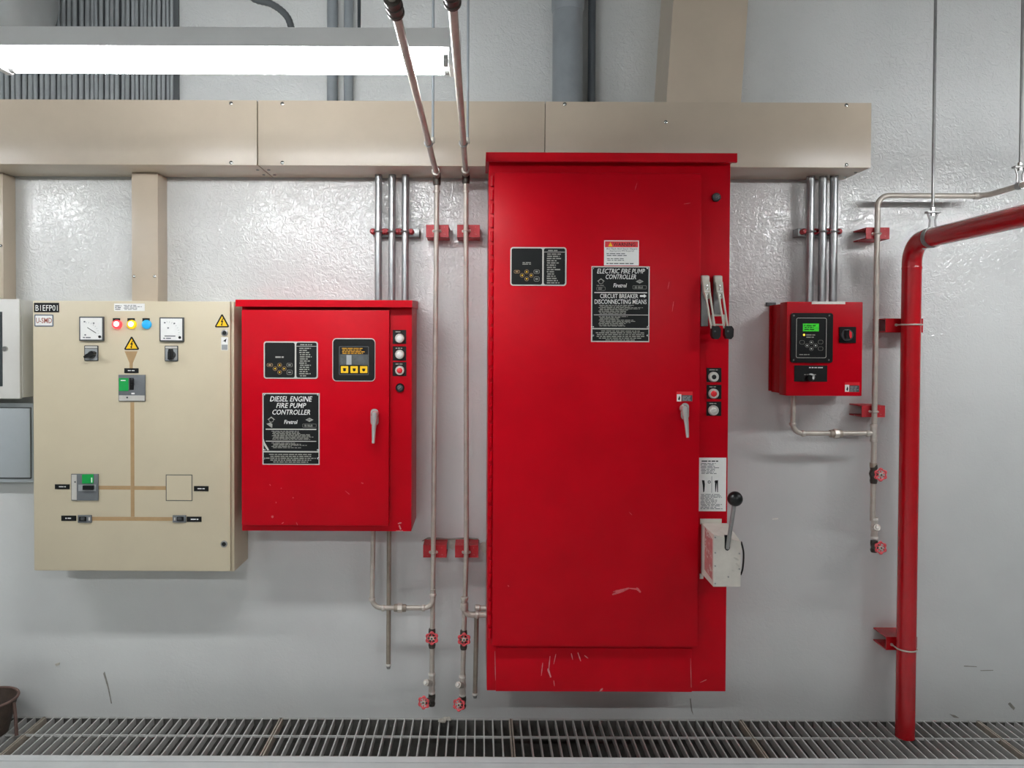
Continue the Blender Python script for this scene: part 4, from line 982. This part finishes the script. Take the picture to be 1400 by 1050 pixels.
# ------------------------------------------------------------------ right-hand sensing pipe
a = at(1200, 271, PD); b = at(1196.6, 500, PD); c = at(1193, 712, PD); m1 = at(1346, 268, PD)
a = Vector((a.x, -PD, m1.z))
e = Vector((m1.x, YB + .01, m1.z)) 
t = thing('sensing_pipe', 'sensing pipe bending along the wall top then down beside the red pipe', 'pipe', (c.x, -PD, c.z), None)
MB().tube(fillet([c, b, a, m1, e], .045), PR*1.05, 14).build('pipe_run', PIPE, t)
sleeve(t, m1 + Vector((-.03, 0, 0)), H, PR*1.35, .03, FITTING, 'coupling_ring')
for yy in (582, 602): sleeve(t, at(1194.4, yy, PD), V, PR*1.4, .012, FITTING, 'coupling_ring')
sleeve(t, at(1194.4, 592, PD), V, PR*1.25, .06, FITTING, 'tee_fitting')
sleeve(t, at(1194, 636, PD), V, PR*1.4, .02, PIPEDK, 'coupling_ring')
loop('drain_loop', 'bent pipe joining the small red box to the right-hand sensing pipe', [(1085, 536), (1083.4, 592.4), (1194, 592.4)], PD, PR, [('ring', 1083.8, 580, V), ('ring', 1098, 592.6, H), ('union', 1142.6, 592.8, H), ('ring', 1186, 592.8, H)], 'cabinet connecting pipes')
gate_valve(1194.4, 648, 1204, 649, 'red-wheeled gate valve beside the red pipe')
check_valve(1195.4, 722, 4, 'pale check valve with side plug beside the red pipe')
angle_valve(1195, 747, 1204, 749, 'drain valve with red wheel, lowest beside the red pipe', (.1, -1, .1))
bracket((1184.4, 311, 1216, 326.6), bd, 'worn red bracket holding the right-hand sensing pipe near its top bend', ubolt=(1199.4, 319.4, 3.6, PD))
bracket((1178.4, 554.4, 1210, 570.4), bd, 'faded red bracket on the right-hand sensing pipe beside the small red box', ubolt=(1195.6, 563, 3.6, PD))

# ------------------------------------------------------------------ big red pipe
RP = .145; RR = 12.4 * mpp(RP)
top = at(1247, 331, RP); bot = at(1237.4, 987, RP); bot.z = .0015
elb = Vector((top.x, -RP, top.z))
t = thing('fire_main_pipe', 'thick red fire pipe coming down the wall to the grating', 'pipe', (bot.x, -RP, 0))
MB().tube(fillet([bot, elb, Vector((elb.x, YB + .01, elb.z))], .085, 10), RR, 28).build('pipe_run', REDPIPE, t)
MB().lathe((elb.x, -RP - .1, elb.z), (0, -1, 0), [(0, RR*1.03), (.012, RR*1.07), (.02, RR*1.03)], 28).build('weld_collar', REDPIPE, t)
MB().lathe((elb.x, -RP, elb.z - .1), (0, 0, -1), [(0, RR*1.01), (.006, RR*1.04), (.012, RR*1.01)], 28).build('weld_collar', REDPIPE, t)
rbd = RP - RR - .002
bracket((1211, 435.4, 1262, 454.6), rbd, 'red channel bracket high on the thick red pipe', 'thick pipe brackets', REDPIPE, ubolt=(1245.4, 444, 12.4, RP))
bracket((1211.6, 870.6, 1254, 889), rbd, 'red channel bracket low on the thick red pipe', 'thick pipe brackets', REDPIPE, ubolt=(1239, 886, 12.4, RP))
def clevis(pd, axis_p, r, lab, rodr=.0055):
    t = thing('pipe_hanger', lab, 'hanger', axis_p, 'pipe hangers')
    x, y, z = axis_p
    MB().tube([(x, y, z + r + .06), (x, y, ZC)], rodr, 10).build('threaded_rod', STEELM, t)
    ring = [(x + (r + .004)*math.cos(k*PI/14), y, z + (r + .004)*math.sin(k*PI/14)) for k in range(28)]
    b = MB(); n = len(ring); w_ = .012
    vs = [(p[0], p[1] - w_, p[2]) for p in ring] + [(p[0], p[1] + w_, p[2]) for p in ring]
    ring2 = [(x + (r + .0005)*math.cos(k*PI/14), y, z + (r + .0005)*math.sin(k*PI/14)) for k in range(28)]
    vs += [(p[0], p[1] - w_, p[2]) for p in ring2] + [(p[0], p[1] + w_, p[2]) for p in ring2]
    fs = []
    for k in range(n):
        j = (k+1) % n; fs += [(k, j, n+j, n+k), (k, 2*n+k, 2*n+j, j), (n+k, n+j, 3*n+j, 3*n+k), (2*n+k, 3*n+k, 3*n+j, 2*n+j)]
    b.add(vs, fs).build('ring_clamp', STEELM, t)
    yk = MB()
    for s in (-1, 1): yk.tube([(x + s*.012, y, z + r), (x + s*.010, y, z + r + .03), (x + s*.02, y, z + r + .058)], .004, 8)
    yk.box(x - .026, x + .026, y - .012, y + .012, z + r + .056, z + r + .064, .002).build('yoke', STEELM, t)
    for dz in (.066, .046): MB().lathe((x, y, z + r + dz), V, [(0, .009), (.012, .009)], 6).build('nut', STEEL, t)
q = at(1275, 320, .28); clevis(0, Vector((elb.x, -.285, elb.z)), RR, 'steel clevis hanger on the thick red pipe bend')
dq = D - (m1.x) * F / (1391 - 655); clevis(0, Vector((m1.x, -dq, m1.z)), PR*1.05, 'steel clevis hanger at the right edge on the sensing pipe', .005)

# ------------------------------------------------------------------ trench grating
jx = [at(x, 986, 0).x for x in (62, 385, 698, 1012, 1336)]
pitch = (jx[-1] - jx[0]) / 4
edges = [jx[0] - pitch*1] + jx + [jx[-1] + pitch]
GT = -.001
bar_me = None; names = ('leftmost', 'second from the left', 'third from the left, left of the tall cabinet middle', 'fourth from the left, under the tall red cabinet', 'fifth from the left, at the thick red pipe foot', 'rightmost')
order = ['at the left edge under the bucket', 'below the cream panel', 'below the medium red cabinet and valves', 'below the tall red cabinet', 'at the foot of the thick red pipe', 'at the right edge']
NB = 26
def meshob(name, me, parent, loc):
    o = bpy.data.objects.new(name, me); COL.objects.link(o); o.parent = parent; o.location = loc; return o
def boxmesh(name, sx, sy, sz, m):
    o = MB().box(-sx/2, sx/2, -sy/2, sy/2, -sz, 0).build(name, m, smooth=False); me = o.data; bpy.data.objects.remove(o); return me
gap = .004
barm = boxmesh('bar', .0056, GD - .014, .03, GRATE); endm = boxmesh('end_bar', .006, GD - .006, .032, GRATERUST)
for i in range(len(edges) - 1):
    X0, X1 = edges[i] + gap/2, edges[i+1] - gap/2
    t = thing('drain_grating', f'galvanised trench grating {order[i]}', 'grating', ((X0 + X1)/2, -GD/2, GT), 'trench gratings')
    W_ = X1 - X0
    for s in (-1, 1): meshob('end_bar', endm, t, (s*(W_/2 - .003), 0, 0))
    longm = boxmesh('long_bar', W_, .005, .03, GRATE); thinm = boxmesh('long_bar', W_, .005, .005, GRATE)
    for yy in (-GD/2 + .006, GD/2 - .006): meshob('long_bar', longm if yy < 0 else thinm, t, (0, yy, 0))
    crm = boxmesh('cross_bar', W_, .006, .008, GRATE); meshob('cross_bar', crm, t, (0, .006, .0006))
    for k in range(1, NB): meshob('bar', barm, t, (-W_/2 + W_*k/NB, 0, 0))
pp = MB().tube([(edges[1] + .2, -.11, -.13), (edges[3] + .1, -.11, -.13)], .02, 14).build('trench_pipe', GRATERUST)
tag(pp, 'rusty pipe lying in the trench under the gratings', 'pipe')
q = at(608, 989, .02)
rub = MB(); c_ = Vector((q.x, -.03, .006))
for k in range(5): rub.lathe(c_ + Vector((random.uniform(-.03, .03), random.uniform(-.008, .008), -.004)), (random.uniform(-.3, .3), random.uniform(-.3, .3), 1), [(0, .002), (.004, .014), (.009, .012), (.012, .003)], 7)
tag(rub.build('debris_clump', PLASTER, smooth=False, kind='stuff'), 'small clump of debris on the grating by the wall', 'debris')

# ------------------------------------------------------------------ bucket at the left edge
bc = at(-16, 986, .15); bx = at(-16, 960, .15).x
t = thing('bucket', 'dirty brown bucket on the grating at the left edge', 'bucket', (bx, -.15, 0))
s = mpp(.15); R1 = 36*s; R0 = 24*s; Hh = .142
MB()._lathe(Vector((bx, -.15, .002)), Vector((0, 0, 1)), [(0, R0), (Hh, R1), (Hh, R1 - .004), (Hh - .03, R1 - .010), (.01, R0 - .004)], 32).build('bucket_shell', BUCKET, t)
MB().tube([(bx + R1*math.cos(2*PI*k/32), -.15 + R1*math.sin(2*PI*k/32), Hh + .002) for k in range(32)], .006, 8, closed=True).build('rim', BUCKETR, t)
MB().tube([(bx + R1 - .002, -.15, Hh - .012), (bx + R1 + .012, -.162, .07), (bx + R1 + .02, -.17, .004)], .007, 8).build('handle', BUCKETR, t)
